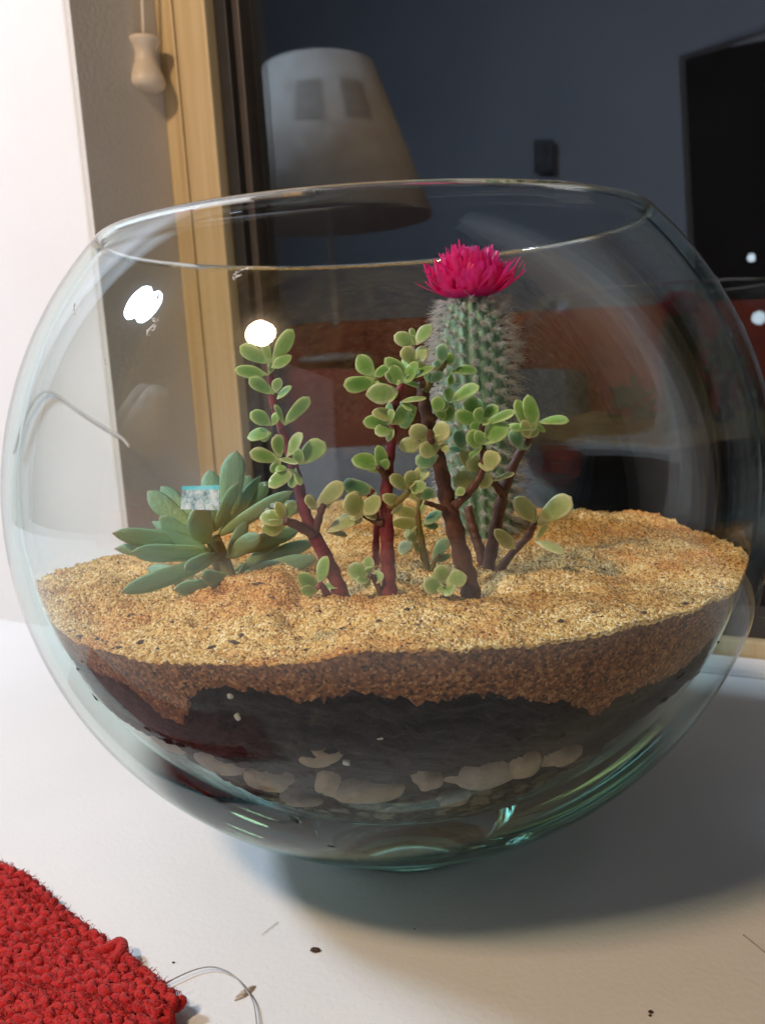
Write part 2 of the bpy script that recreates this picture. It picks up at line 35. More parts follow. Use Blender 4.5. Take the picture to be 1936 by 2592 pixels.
# ---------------------------------------------------------------- materials
class NT:
    def __init__(s, name):
        s.m = bpy.data.materials.new(name); s.m.use_nodes = True; s.t = s.m.node_tree; s.t.nodes.clear()
        s.out = s.n('ShaderNodeOutputMaterial')
    def n(s, typ, **kw):
        x = s.t.nodes.new(typ)
        for k, v in kw.items():
            if k.startswith('i_'):
                key = k[2:]; key = int(key) if key.isdigit() else key.replace('_', ' ')
                x.inputs[key].default_value = v
            else: setattr(x, k, v)
        return x
    def l(s, a, b): s.t.links.new(a, b)
    def math(s, op, a, b=None, c=None, clamp=False):
        x = s.n('ShaderNodeMath', operation=op, use_clamp=clamp)
        for i, v in enumerate((a, b, c)):
            if v is None: continue
            if isinstance(v, (int, float)): x.inputs[i].default_value = v
            else: s.l(v, x.inputs[i])
        return x.outputs[0]
    def ramp(s, fac, stops, interp='LINEAR'):
        x = s.n('ShaderNodeValToRGB'); e = x.color_ramp.elements; x.color_ramp.interpolation = interp
        while len(e) < len(stops): e.new(.5)
        for i, (p, c) in enumerate(stops): e[i].position = p; e[i].color = tuple(c)+(1,) if len(c) == 3 else c
        s.l(fac, x.inputs[0]); return x.outputs[0]
    def mix(s, fac, a, b, mode='MIX'):
        x = s.n('ShaderNodeMix', data_type='RGBA', blend_type=mode)
        for i, v in ((0, fac), (6, a), (7, b)):
            if isinstance(v, (int, float)): x.inputs[i].default_value = v
            elif isinstance(v, tuple): x.inputs[i].default_value = v+(1,) if len(v) == 3 else v
            else: s.l(v, x.inputs[i])
        return x.outputs[2]
    def noise(s, vec, scale, detail=4, rough=.55, out=0):
        x = s.n('ShaderNodeTexNoise'); x.inputs['Scale'].default_value = scale; x.inputs['Detail'].default_value = detail; x.inputs['Roughness'].default_value = rough
        if vec is not None: s.l(vec, x.inputs['Vector'])
        return x.outputs[out]
    def bump(s, h, dist, strength=1.0):
        x = s.n('ShaderNodeBump'); x.inputs['Distance'].default_value = dist; x.inputs['Strength'].default_value = strength; s.l(h, x.inputs['Height']); return x.outputs[0]
    def pbsdf(s, color=None, rough=.5, normal=None, spec=.5, sss=0, sss_col=None, sheen=0, metal=0):
        p = s.n('ShaderNodeBsdfPrincipled')
        if isinstance(color, tuple): p.inputs['Base Color'].default_value = color+(1,)
        elif color is not None: s.l(color, p.inputs['Base Color'])
        if isinstance(rough, (int, float)): p.inputs['Roughness'].default_value = rough
        else: s.l(rough, p.inputs['Roughness'])
        p.inputs['Specular IOR Level'].default_value = spec; p.inputs['Metallic'].default_value = metal
        if sss: p.inputs['Subsurface Weight'].default_value = sss; p.inputs['Subsurface Radius'].default_value = (1,1,.4) if not sss_col else sss_col; p.inputs['Subsurface Scale'].default_value = .0015
        if sheen: p.inputs['Sheen Weight'].default_value = sheen; p.inputs['Sheen Roughness'].default_value = .5
        if normal is not None: s.l(normal, p.inputs['Normal'])
        s.l(p.outputs[0], s.out.inputs[0]); return p
    def geo(s): return s.n('ShaderNodeNewGeometry').outputs['Position']
    def obj(s): return s.n('ShaderNodeTexCoord').outputs['Object']
    def rand(s): return s.n('ShaderNodeObjectInfo').outputs['Random']
M = {}
def mat_glass():
    t = NT('bowl_glass')
    lw = t.n('ShaderNodeLayerWeight'); lw.inputs[0].default_value = .5; f = lw.outputs['Facing']
    sep = t.n('ShaderNodeSeparateXYZ'); t.l(t.geo(), sep.inputs[0])
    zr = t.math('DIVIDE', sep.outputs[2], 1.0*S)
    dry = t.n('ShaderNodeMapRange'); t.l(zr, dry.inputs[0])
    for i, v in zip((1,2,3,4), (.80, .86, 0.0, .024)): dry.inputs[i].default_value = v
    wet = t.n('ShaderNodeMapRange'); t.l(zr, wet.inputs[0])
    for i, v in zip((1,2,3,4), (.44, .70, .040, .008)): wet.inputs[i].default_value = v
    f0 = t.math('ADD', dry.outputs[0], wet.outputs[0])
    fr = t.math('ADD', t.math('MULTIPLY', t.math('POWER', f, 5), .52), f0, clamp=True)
    tr = t.n('ShaderNodeBsdfTransparent'); tr.inputs[0].default_value = (.985,.99,.985,1)
    gl = t.n('ShaderNodeBsdfGlossy'); gl.inputs['Roughness'].default_value = 0.0; gl.inputs[0].default_value = (1,1,1,1)
    gd = t.n('ShaderNodeBsdfGlossy'); gd.inputs['Roughness'].default_value = .16; gd.inputs[0].default_value = (1,1,1,1); mg_ = t.n('ShaderNodeMixShader'); t.l(t.math('MULTIPLY', t.math('POWER', t.math('SUBTRACT', 1.0, f), 2.0), .09), mg_.inputs[0]); t.l(gl.outputs[0], mg_.inputs[1]); t.l(gd.outputs[0], mg_.inputs[2])
    m1 = t.n('ShaderNodeMixShader'); t.l(fr, m1.inputs[0]); t.l(tr.outputs[0], m1.inputs[1]); t.l(mg_.outputs[0], m1.inputs[2])
    g = t.n('ShaderNodeBsdfGlass'); g.inputs['IOR'].default_value = 1.5; g.inputs['Roughness'].default_value = 0.0; g.inputs[0].default_value = (1,1,1,1)
    z = t.math('ADD', sep.outputs[2], t.math('MULTIPLY', t.noise(t.geo(), 20, 2), .004))
    mr = t.n('ShaderNodeMapRange'); mr.interpolation_type = 'SMOOTHSTEP'; t.l(z, mr.inputs[0])
    for i, v in zip((1,2,3,4), (.28*S, .42*S, 1.0, 0.0)): mr.inputs[i].default_value = v
    rimf = t.n('ShaderNodeMapRange'); t.l(sep.outputs[2], rimf.inputs[0])
    for i, v in zip((1,2,3,4), (1.690*S, 1.698*S, 0.0, 1.0)): rimf.inputs[i].default_value = v
    edge = t.n('ShaderNodeMapRange'); edge.interpolation_type = 'SMOOTHSTEP'; t.l(f, edge.inputs[0])
    for i, v in zip((1,2,3,4), (.85, .96, 0.0, .85)): edge.inputs[i].default_value = v
    mx_ = t.math('MAXIMUM', t.math('MAXIMUM', mr.outputs[0], rimf.outputs[0]), edge.outputs[0])
    tl = t.n('ShaderNodeMapRange'); t.l(sep.outputs[2], tl.inputs[0])
    for i, v in zip((1,2,3,4), (.35*S, .75*S, 1.0, 0.0)): tl.inputs[i].default_value = v
    t.l(t.mix(tl.outputs[0], (1,1,1), (.85,.985,.96)), g.inputs[0])
    m2 = t.n('ShaderNodeMixShader'); t.l(mx_, m2.inputs[0]); t.l(m1.outputs[0], m2.inputs[1]); t.l(g.outputs[0], m2.inputs[2])
    t.l(m2.outputs[0], t.out.inputs[0])
    va = t.n('ShaderNodeVolumeAbsorption'); va.inputs[0].default_value = (.36,.86,.78,1); va.inputs[1].default_value = 5.0
    t.l(va.outputs[0], t.out.inputs['Volume']); M['glass'] = t.m
def mat_pane():
    t = NT('window_glass')
    lw = t.n('ShaderNodeLayerWeight'); lw.inputs[0].default_value = .5
    fr = t.math('ADD', t.math('MULTIPLY', t.math('POWER', lw.outputs['Facing'], 5), .9), .052, clamp=True)
    tr = t.n('ShaderNodeBsdfTransparent'); gl = t.n('ShaderNodeBsdfGlossy'); gl.inputs['Roughness'].default_value = .004; gl.inputs[0].default_value = (.86,.93,1.0,1)
    m1 = t.n('ShaderNodeMixShader'); t.l(fr, m1.inputs[0]); t.l(tr.outputs[0], m1.inputs[1]); t.l(gl.outputs[0], m1.inputs[2]); t.l(m1.outputs[0], t.out.inputs[0]); M['pane'] = t.m
def mats():
    mat_glass(); mat_pane()
    t = NT('sand'); g = t.geo()
    vo = t.n('ShaderNodeTexVoronoi'); vo.inputs['Scale'].default_value = 1500; t.l(g, vo.inputs['Vector'])
    sepc = t.n('ShaderNodeSeparateColor'); t.l(vo.outputs['Color'], sepc.inputs[0])
    grain = t.ramp(sepc.outputs[0], [(0,(.14,.06,.018)),(.05,(.38,.19,.045)),(.3,(.62,.38,.12)),(.6,(.76,.54,.20)),(.85,(.84,.66,.33)),(1,(.90,.82,.60))])
    big = t.noise(g, 34, 4); pat = t.ramp(big, [(.36,(1.16,1.14,1.10)),(.52,(1.04,.93,.76)),(.66,(.92,.60,.34))])
    col = t.mix(1.0, grain, pat, 'MULTIPLY')
    dk = t.ramp(t.noise(g, 420, 2), [(.72,(1,1,1)),(.78,(.25,.16,.10))]); col = t.mix(1.0, col, dk, 'MULTIPLY')
    h = t.math('ADD', t.math('MULTIPLY', vo.outputs['Distance'], -1.0), t.noise(g, 1500, 2))
    t.pbsdf(col, .75, t.bump(h, .0005, .8), spec=.35); M['sand'] = t.m
    t = NT('damp_sand'); g = t.geo()  # darker, browner grains for the side of the sand against the glass
    vo = t.n('ShaderNodeTexVoronoi'); vo.inputs['Scale'].default_value = 1300; t.l(g, vo.inputs['Vector']); sepc = t.n('ShaderNodeSeparateColor'); t.l(vo.outputs['Color'], sepc.inputs[0])
    col = t.ramp(sepc.outputs[0], [(0,(.03,.012,.006)),(.3,(.13,.05,.017)),(.7,(.21,.085,.028)),(1,(.36,.20,.09))])
    col = t.mix(1.0, col, t.ramp(t.noise(g, 30, 4), [(.35,(.75,.62,.55)),(.65,(1.1,1.05,1.0))]), 'MULTIPLY'); t.pbsdf(col, .6, t.bump(vo.outputs['Distance'], .0005, .6), spec=.3); M['damp'] = t.m
    t = NT('potting_soil'); g = t.geo()
    col = t.ramp(t.noise(g, 160, 5, .7), [(.3,(.008,.007,.010)),(.58,(.024,.020,.022)),(.68,(.05,.038,.030)),(.80,(.13,.10,.075))])
    vo = t.n('ShaderNodeTexVoronoi'); vo.inputs['Scale'].default_value = 170; t.l(g, vo.inputs['Vector']); sc_ = t.n('ShaderNodeSeparateColor'); t.l(vo.outputs['Color'], sc_.inputs[0])
    gv = t.mix(1.0, t.ramp(sc_.outputs[0], [(0,(.10,.075,.05)),(.5,(.27,.21,.145)),(1,(.42,.36,.27))]), t.ramp(vo.outputs['Distance'], [(.35,(1,1,1)),(.62,(.22,.2,.18))]), 'MULTIPLY')
    zz_ = t.n('ShaderNodeSeparateXYZ'); t.l(g, zz_.inputs[0]); gm = t.n('ShaderNodeMapRange'); t.l(t.math('ADD', zz_.outputs[2], t.math('MULTIPLY', t.math('SUBTRACT', t.noise(g, 60, 3), .5), .02)), gm.inputs[0])
    for i, v in zip((1,2,3,4), (.36*S, .46*S, 1.0, 0.0)): gm.inputs[i].default_value = v
    col = t.mix(gm.outputs[0], col, gv)
    t.pbsdf(col, .85, t.bump(t.noise(g, 300, 5, .75), .004, 1), spec=.25); M['soil'] = t.m
    t = NT('pebble_stone'); g = t.obj(); r = t.rand()
    base = t.ramp(r, [(0,(.30,.235,.16)),(.35,(.40,.315,.21)),(.7,(.30,.275,.235)),(1,(.42,.36,.26))])
    t.pbsdf(t.mix(t.noise(g, 160, 4), base, (.08,.055,.035)), .7, t.bump(t.noise(g, 500, 3), .0006)); M['pebble'] = t.m
    t = NT('white_painted_table'); g = t.geo()
    col = t.ramp(t.noise(g, 9, 6, .6), [(.3,(.78,.775,.76)),(.7,(.83,.83,.82))])
    spk = t.ramp(t.noise(g, 900, 1), [(.80,(1,1,1)),(.84,(.5,.47,.43))]); col = t.mix(.7, col, spk, 'MULTIPLY')
    t.pbsdf(col, .42, t.bump(t.noise(g, 500, 3), .0003, .5), spec=.35); M['table'] = t.m
    t = NT('white_wall_paint'); g = t.geo()
    t.pbsdf(t.ramp(t.noise(g, 6, 4), [(.3,(.76,.75,.74)),(.7,(.81,.81,.80))]), .85, t.bump(t.noise(g, 350, 3), .0008, .5)); M['wall'] = t.m
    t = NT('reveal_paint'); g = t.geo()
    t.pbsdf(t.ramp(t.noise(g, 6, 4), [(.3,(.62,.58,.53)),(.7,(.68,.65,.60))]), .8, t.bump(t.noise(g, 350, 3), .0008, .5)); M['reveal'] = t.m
    t = NT('pine_wood'); g = t.geo(); mp = t.n('ShaderNodeMapping'); mp.inputs['Scale'].default_value = (160,160,5); t.l(g, mp.inputs[0])
    gr = t.noise(mp.outputs[0], 1, 5, .6)
    t.pbsdf(t.ramp(gr, [(.25,(.50,.36,.18)),(.5,(.62,.48,.27)),(.8,(.70,.58,.37))]), .45, t.bump(gr, .0004, .4)); M['wood'] = t.m
    t = NT('turned_pale_wood'); g = t.obj()
    t.pbsdf(t.ramp(t.noise(g, 60, 4), [(.3,(.62,.53,.42)),(.7,(.72,.64,.54))]), .45); M['palewood'] = t.m
    t = NT('dark_sash'); t.pbsdf(t.ramp(t.noise(t.geo(), 40, 3), [(.3,(.012,.011,.011)),(.7,(.022,.020,.018))]), .5); M['sash'] = t.m
    t = NT('bronze_sash'); t.pbsdf(t.ramp(t.noise(t.geo(), 40, 3), [(.3,(.055,.045,.04)),(.7,(.075,.06,.05))]), .4); M['sash2'] = t.m
    t = NT('cotton_cord'); g = t.obj(); t.pbsdf(t.ramp(t.noise(g, 900, 2), [(.3,(.66,.60,.52)),(.7,(.78,.74,.68))]), .9); M['cotton'] = t.m
    t = NT('grey_cable'); t.pbsdf(t.ramp(t.noise(t.geo(), 90, 2), [(.3,(.56,.54,.52)),(.7,(.62,.60,.58))]), .5); M['cable'] = t.m
    t = NT('black_wire'); t.pbsdf(t.ramp(t.noise(t.geo(), 90, 2), [(.3,(.02,.02,.024)),(.7,(.04,.04,.046))]), .3); M['black'] = t.m
    # leaves of the small bush: object space x 0..1 along the blade, y -.5...5
    for nm, a, b, mg in (('leaf_green',(.20,.46,.09),(.34,.60,.17),(.54,.70,.32)),('leaf_pale',(.30,.56,.15),(.44,.66,.24),(.70,.78,.48)),('leaf_yellow',(.44,.54,.18),(.58,.64,.28),(.72,.72,.42)),('leaf_dull',(.12,.33,.16),(.20,.42,.23),(.44,.58,.37))):
        t = NT(nm); g = t.obj(); sp_ = t.n('ShaderNodeSeparateXYZ'); t.l(g, sp_.inputs[0])
        d = t.n('ShaderNodeVectorMath', operation='LENGTH'); mp = t.n('ShaderNodeMapping'); mp.inputs['Location'].default_value = (-.56,0,0); t.l(g, mp.inputs[0])
        mp2 = t.n('ShaderNodeMapping'); mp2.inputs['Scale'].default_value = (2.0,2.3,0); t.l(mp.outputs[0], mp2.inputs[0]); t.l(mp2.outputs[0], d.inputs[0])
        nz = t.noise(g, 5, 4); dd = t.math('ADD', d.outputs['Value'], t.math('MULTIPLY', nz, .5))
        mr = t.ramp(dd, [(.55,(0,0,0)),(1.0,(.35,.35,.35)),(1.42,(.8,.8,.8))])
        body = t.mix(t.rand(), a, b); body = t.mix(t.math('MULTIPLY', t.noise(g, 7, 5, .7), .9), body, tuple(x*.55 for x in a)); body = t.mix(t.ramp(t.noise(g, 30, 3), [(.66,(0,0,0)),(.72,(.6,.6,.6))]), body, mg)
        col = t.mix(mr, body, mg)
        tip = t.ramp(d.outputs['Value'], [(1.02,(0,0,0)),(1.18,(1,1,1))]); col = t.mix(t.math('MULTIPLY', tip, .6), col, (.46,.20,.15))
        t.pbsdf(col, .34, t.bump(t.noise(g, 30, 3), .02, .25), spec=.4, sss=.25); M[nm] = t.m
    t = NT('rosette_leaf'); g = t.obj(); sp_ = t.n('ShaderNodeSeparateXYZ'); t.l(g, sp_.inputs[0])
    along = t.ramp(sp_.outputs[0], [(0,(.54,.66,.24)),(.3,(.40,.63,.32)),(.75,(.29,.56,.40)),(.93,(.27,.50,.34)),(1,(.38,.31,.22))])
    col = t.mix(t.math('MULTIPLY', t.rand(), .5), along, (.10,.24,.12))
    col = t.mix(t.math('MULTIPLY', t.noise(g, 6, 5, .7), .4), col, (.22,.30,.22))
    spk = t.ramp(t.noise(g, 26, 2), [(.72,(1,1,1)),(.78,(.35,.4,.3))]); col = t.mix(.8, col, spk, 'MULTIPLY')
    t.pbsdf(col, .5, t.bump(t.noise(g, 12, 3), .02, .2), spec=.35, sss=.2); M['rosette'] = t.m
    t = NT('rosette_stem'); t.pbsdf(t.ramp(t.noise(t.geo(), 180, 4), [(.3,(.17,.20,.05)),(.7,(.30,.30,.10))]), .6, sss=.1); M['rstem'] = t.m
    for nm, a, b, c in (('stem_red',(.13,.012,.028),(.24,.035,.045),(.28,.11,.08)),('stem_brown',(.07,.028,.020),(.13,.055,.035),(.20,.12,.07)),('stem_green',(.13,.13,.035),(.22,.19,.06),(.25,.12,.06))):
        t = NT(nm); g = t.geo(); n1 = t.noise(g, 220, 4, .7)
        t.pbsdf(t.ramp(n1, [(.32,a),(.55,b),(.8,c)]), .5, t.bump(t.noise(g, 500, 3), .0006, .6), spec=.4); M[nm] = t.m
    t = NT('cactus_skin'); g = t.geo(); t.pbsdf(t.ramp(t.noise(g, 150, 4), [(.3,(.15,.32,.21)),(.7,(.28,.45,.33))]), .55, t.bump(t.noise(g, 700, 3), .0005)); M['cactus'] = t.m
    for nm, c in (('areole_wool',(.72,.74,.66)),('cactus_spine',(.86,.88,.86))):
        t = NT(nm); cc = t.mix(t.noise(t.geo(), 300, 2), c, tuple(x*.8 for x in c))
        p = t.n('ShaderNodeBsdfDiffuse'); t.l(cc, p.inputs[0]); q = t.n('ShaderNodeBsdfTranslucent'); t.l(cc, q.inputs[0])
        mx = t.n('ShaderNodeMixShader'); mx.inputs[0].default_value = .4; t.l(p.outputs[0], mx.inputs[1]); t.l(q.outputs[0], mx.inputs[2]); t.l(mx.outputs[0], t.out.inputs[0]); M[nm] = t.m
    for nm, a, b in (('petal_magenta',(.86,.010,.20),(.95,.05,.38)),('petal_pink',(.92,.10,.50),(.97,.36,.76))):
        t = NT(nm); cc = t.mix(t.noise(t.geo(), 420, 3), a, b)
        p = t.n('ShaderNodeBsdfDiffuse'); t.l(cc, p.inputs[0]); q = t.n('ShaderNodeBsdfTranslucent'); t.l(cc, q.inputs[0])
        mx = t.n('ShaderNodeMixShader'); mx.inputs[0].default_value = .35; t.l(p.outputs[0], mx.inputs[1]); t.l(q.outputs[0], mx.inputs[2])
        gl = t.n('ShaderNodeBsdfGlossy'); gl.inputs['Roughness'].default_value = .35; m2 = t.n('ShaderNodeMixShader'); m2.inputs[0].default_value = .04; t.l(mx.outputs[0], m2.inputs[1]); t.l(gl.outputs[0], m2.inputs[2]); t.l(m2.outputs[0], t.out.inputs[0]); M[nm] = t.m
    t = NT('red_wool'); g = t.geo(); n1 = t.noise(g, 700, 4, .7)
    col = t.ramp(n1, [(.25,(.24,.004,.005)),(.5,(.54,.014,.012)),(.8,(.68,.08,.03))]); col = t.mix(t.math('MULTIPLY', t.noise(g, 30, 3), .5), col, (.46,.010,.02))
    t.pbsdf(col, .9, t.bump(t.noise(g, 1800, 3), .0006), spec=.2, sheen=.15); M['wool'] = t.m
    t = NT('grey_thread'); t.pbsdf(t.ramp(t.noise(t.geo(), 300, 2), [(.3,(.30,.29,.28)),(.7,(.42,.41,.40))]), .6); M['thread'] = t.m
    t = NT('husk'); g = t.geo(); t.pbsdf(t.ramp(t.noise(g, 500, 3), [(.35,(.16,.10,.07)),(.6,(.66,.58,.48)),(.8,(.80,.74,.66))]), .6); M['husk'] = t.m
    t = NT('dark_crumb'); t.pbsdf(t.ramp(t.noise(t.geo(), 400, 3), [(.3,(.035,.015,.010)),(.7,(.10,.05,.03))]), .8); M['crumb'] = t.m
    t = NT('dried_water'); p = t.n('ShaderNodeBsdfDiffuse'); t.l(t.ramp(t.noise(t.geo(), 900, 2), [(.3,(.7,.72,.72)),(.7,(.9,.9,.9))]), p.inputs[0]); q = t.n('ShaderNodeBsdfTransparent'); mx = t.n('ShaderNodeMixShader'); t.l(t.ramp(t.noise(t.geo(), 1100, 2), [(.4,(.1,.1,.1)),(.6,(.9,.9,.9))]), mx.inputs[0]); t.l(q.outputs[0], mx.inputs[1]); t.l(p.outputs[0], mx.inputs[2]); t.l(mx.outputs[0], t.out.inputs[0]); M['mark'] = t.m
    t = NT('crinkled_film'); g = t.geo(); nz = t.noise(g, 420, 5, .75)  # blue-white colour that paints a screen's reflection on the bowl
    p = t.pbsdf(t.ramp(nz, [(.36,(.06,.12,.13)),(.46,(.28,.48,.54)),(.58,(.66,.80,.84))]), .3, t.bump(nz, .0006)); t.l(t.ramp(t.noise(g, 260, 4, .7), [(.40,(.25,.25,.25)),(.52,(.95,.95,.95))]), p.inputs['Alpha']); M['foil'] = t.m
    t = NT('cyan_film'); t.pbsdf(t.ramp(t.noise(t.geo(), 260, 3), [(.4,(.10,.55,.66)),(.6,(.22,.70,.80))]), .3); M['foil2'] = t.m  # top band of the painted screen reflection
    t = NT('lamp_shade_fabric'); g = t.geo(); t.pbsdf(t.ramp(t.noise(g, 25, 4), [(.3,(.48,.42,.35)),(.7,(.60,.54,.47))]), .9); M['shade'] = t.m
    t = NT('brown_patch'); t.pbsdf(t.ramp(t.noise(t.geo(), 60, 3), [(.3,(.33,.285,.24)),(.7,(.40,.355,.305))]), .9); M['dimpatch'] = t.m
    t = NT('small_light'); e_ = t.n('ShaderNodeEmission'); e_.inputs[0].default_value = (.85,.93,1,1); e_.inputs[1].default_value = 8; t.l(e_.outputs[0], t.out.inputs[0]); M['led'] = t.m  # glow of the beads added for the window glints
    t = NT('lamp_base_wood'); t.pbsdf(t.ramp(t.noise(t.geo(), 25, 4), [(.3,(.03,.02,.015)),(.7,(.06,.04,.03))]), .4); M['lbase'] = t.m
    t = NT('room_paint'); t.pbsdf(t.ramp(t.noise(t.geo(), 2, 3), [(.3,(.56,.60,.68)),(.7,(.67,.70,.77))]), .9); M['room'] = t.m
    t = NT('dark_doorway'); t.pbsdf(t.ramp(t.noise(t.geo(), 4, 2), [(.3,(.02,.018,.02)),(.7,(.035,.031,.033))]), .9); M['doordark'] = t.m
    t = NT('maroon_fabric'); g = t.geo(); t.pbsdf(t.ramp(t.noise(g, 5, 4), [(.3,(.34,.045,.035)),(.55,(.50,.08,.055)),(.75,(.20,.06,.06))]), .85); M['sofa'] = t.m
    t = NT('dim_picture'); t.pbsdf(t.ramp(t.noise(t.geo(), 30, 3), [(.3,(.10,.10,.11)),(.7,(.24,.25,.27))]), .8); M['sofa2'] = t.m
    t = NT('blue_grey_cloth'); g = t.geo(); t.pbsdf(t.ramp(t.noise(g, 4, 4), [(.3,(.12,.16,.20)),(.7,(.30,.36,.42))]), .9); M['blue'] = t.m
mats()
# ---------------------------------------------------------------- helpers
def mesh(name, verts, faces, smooth=True):
    me = bpy.data.meshes.new(name); me.from_pydata([tuple(v) for v in verts], [], faces); me.validate(); me.update()
    if smooth: me.polygons.foreach_set('use_smooth', [True]*len(me.polygons))
    return me
def obj(name, me, mat=None, parent=None):
    o = bpy.data.objects.new(name, me); C.objects.link(o)
    if mat is not None and not me.materials: me.materials.append(M[mat])
    if parent is not None:
        o.parent = parent; o.matrix_parent_inverse = Matrix.Translation(parent.location).inverted()
    return o
def tag(o, label=None, cat=None, group=None, kind=None):
    if label: o['label'] = label
    if cat: o['category'] = cat
    if group: o['group'] = group
    if kind: o['kind'] = kind
    return o
def thing(name, loc, label, cat, group=None):
    o = bpy.data.objects.new(name, None); C.objects.link(o); o.location = loc; o.empty_display_size = .01; return tag(o, label, cat, group)
class MB:
    def __init__(s): s.v = []; s.f = []
    def add(s, v, f): b = len(s.v); s.v += [tuple(x) for x in v]; s.f += [tuple(i+b for i in q) for q in f]
    def tube(s, pts, rad, n=8, cap=True):
        pts = [Vector(p) for p in pts]; k = len(pts); rad = rad if hasattr(rad, '__len__') else [rad]*k
        b = len(s.v); up = None
        for i, p in enumerate(pts):
            t = (pts[min(i+1,k-1)]-pts[max(i-1,0)]).normalized()
            if up is None: up = t.orthogonal().normalized()
            up = (up - t*up.dot(t)).normalized(); r = t.cross(up)
            for j in range(n):
                a = 2*math.pi*j/n; s.v.append(tuple(p + (up*math.cos(a)+r*math.sin(a))*rad[i]))
        for i in range(k-1):
            for j in range(n): s.f.append((b+i*n+j, b+i*n+(j+1)%n, b+(i+1)*n+(j+1)%n, b+(i+1)*n+j))
        if cap: s.f.append(tuple(b+j for j in reversed(range(n)))); s.f.append(tuple(b+(k-1)*n+j for j in range(n)))
    def box8(s, q, ext):
        q = [Vector(p) for p in q]; v = q+[p+ext for p in q]; s.add(v, [(0,1,2,3),(7,6,5,4),(0,4,5,1),(1,5,6,2),(2,6,7,3),(3,7,4,0)])
    def lathe(s, prof, center=Vector((0,0,0)), n=48, closed=False):
        b = len(s.v); k = len(prof)
        for r, z in prof:
            for j in range(n): a = 2*math.pi*j/n; s.v.append((center.x+r*math.cos(a), center.y+r*math.sin(a), center.z+z))
        for i in range(k if closed else k-1):
            i2 = (i+1) % k
            for j in range(n): s.f.append((b+i*n+j, b+i*n+(j+1)%n, b+i2*n+(j+1)%n, b+i2*n+j))
    def mesh(s, name, smooth=True, fix=False):
        me = mesh(name, s.v, s.f, smooth)
        if fix:
            bm = bmesh.new(); bm.from_mesh(me); bmesh.ops.remove_doubles(bm, verts=bm.verts, dist=1e-7); bmesh.ops.recalc_face_normals(bm, faces=bm.faces); bm.to_mesh(me); bm.free()
            if smooth: me.polygons.foreach_set('use_smooth', [True]*len(me.polygons))
        return me
def bevel(me, w=.001, seg=2):
    bm = bmesh.new(); bm.from_mesh(me); bmesh.ops.recalc_face_normals(bm, faces=bm.faces)
    bmesh.ops.bevel(bm, geom=[e for e in bm.edges], offset=w, segments=seg, affect='EDGES', profile=.6); bm.to_mesh(me); bm.free(); return me
def spline(pts, per=5):
    P = [Vector(p) for p in pts]; P = [P[0]*2-P[1]] + P + [P[-1]*2-P[-2]]; out = []
    for i in range(1, len(P)-2):
        for k in range(per):
            t = k/per; a, b, c, d = P[i-1], P[i], P[i+1], P[i+2]
            out.append(.5*((2*b)+(c-a)*t+(2*a-5*b+4*c-d)*t*t+(3*b-a-3*c+d)*t**3))
    out.append(P[-2]); return out
def vnoise(x, y, seed=0):
    xi = np.floor(x).astype(int); yi = np.floor(y).astype(int); fx = x-xi; fy = y-yi
    def h(a, b):
        n = (a*374761393 + b*668265263 + seed*974711) & 0x7fffffff; n = ((n ^ (n >> 13))*1274126177) & 0x7fffffff; return (n ^ (n >> 16))/0x7fffffff % 1.0
    u = fx*fx*(3-2*fx); v = fy*fy*(3-2*fy)
    return (h(xi,yi)*(1-u)+h(xi+1,yi)*u)*(1-v)+(h(xi,yi+1)*(1-u)+h(xi+1,yi+1)*u)*v
# ---------------------------------------------------------------- setting: table, wall, recess, window
W = DATA['win']; u = Vector(W['u']); n = Vector(W['n']); Z = Vector((0,0,1))
def P(s, d, z): return (u*s + n*d + Z*z)*S      # s along the wall, d into the window, z up
def boxm(name, s0, s1, d0, d1, z0, z1, mat, parent=None, bw=.0008):
    m = MB(); m.box8([P(s0,d0,z0),P(s1,d0,z0),P(s1,d1,z0),P(s0,d1,z0)], Z*(z1-z0)*S); me = m.mesh(name, False)
    return obj(name, bevel(me, bw) if bw else me, mat, parent)
fr = W['frame']; wl = W['wall']; sc0 = W['s_corner']; sr = 4.6
m = MB(); N = 24
m.box8([P(-9,wl-.001,-.3),P(-9,-9,-.3),P(9,-9,-.3),P(9,wl-.001,-.3)], Z*.3*S)
tb = tag(obj('table_top', m.mesh('table_top', False), 'table'), kind='structure')
wallo = boxm('wall', -14, sc0, wl, fr+.6, -.3, 16, 'wall', None, .002); wallo['kind'] = 'structure'
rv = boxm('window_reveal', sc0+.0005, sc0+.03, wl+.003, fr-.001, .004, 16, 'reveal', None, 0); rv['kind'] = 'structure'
sl = boxm('window_sill', sc0+.03, sr, wl-.001, fr-.001, -.3, 0.0, 'table', None, 0); sl['kind'] = 'structure'
wr = boxm('wall_right', sr, 14, wl, fr+.6, -.3, 16, 'wall', None, .002); wr['kind'] = 'structure'; wr.name = 'wall'
# ---- the window: pine casing boards, dark sash, one pane
win = thing('window', P(W['s_wood0'],fr,0), 'dark night window with pine frame and black sash behind bowl', 'window')
w0, wg, w1, pd = W['s_wood0'], W['s_groove'], W['s_wood1'], W['pane']
def board(name, *a, **k): return boxm(name, *a, parent=win, **k)
b = board('frame_board', w0+.002, wg-.010, fr, fr+.24, .002, 16, 'wood', bw=.0012)
b = board('frame_board', wg+.010, w1, fr-.012, fr+.24, .002, 16, 'wood', bw=.0012)
board('frame_groove', wg-.0095, wg+.0095, fr+.06, fr+.235, .002, 16, 'sash', bw=0)
board('sash_stile', w1+.001, W['s_dark1']+.03, fr+.06, fr+.22, .10, 16, 'sash', bw=.0006)
board('sash_bead', W['s_dark1']+.031, W['s_dark1']+.075, fr+.11, fr+.22, .10, 16, 'sash2', bw=.0006)
board('bottom_rail', w1+.001, sr-.02, fr+.01, fr+.22, .002, .10, 'wood', bw=.001)
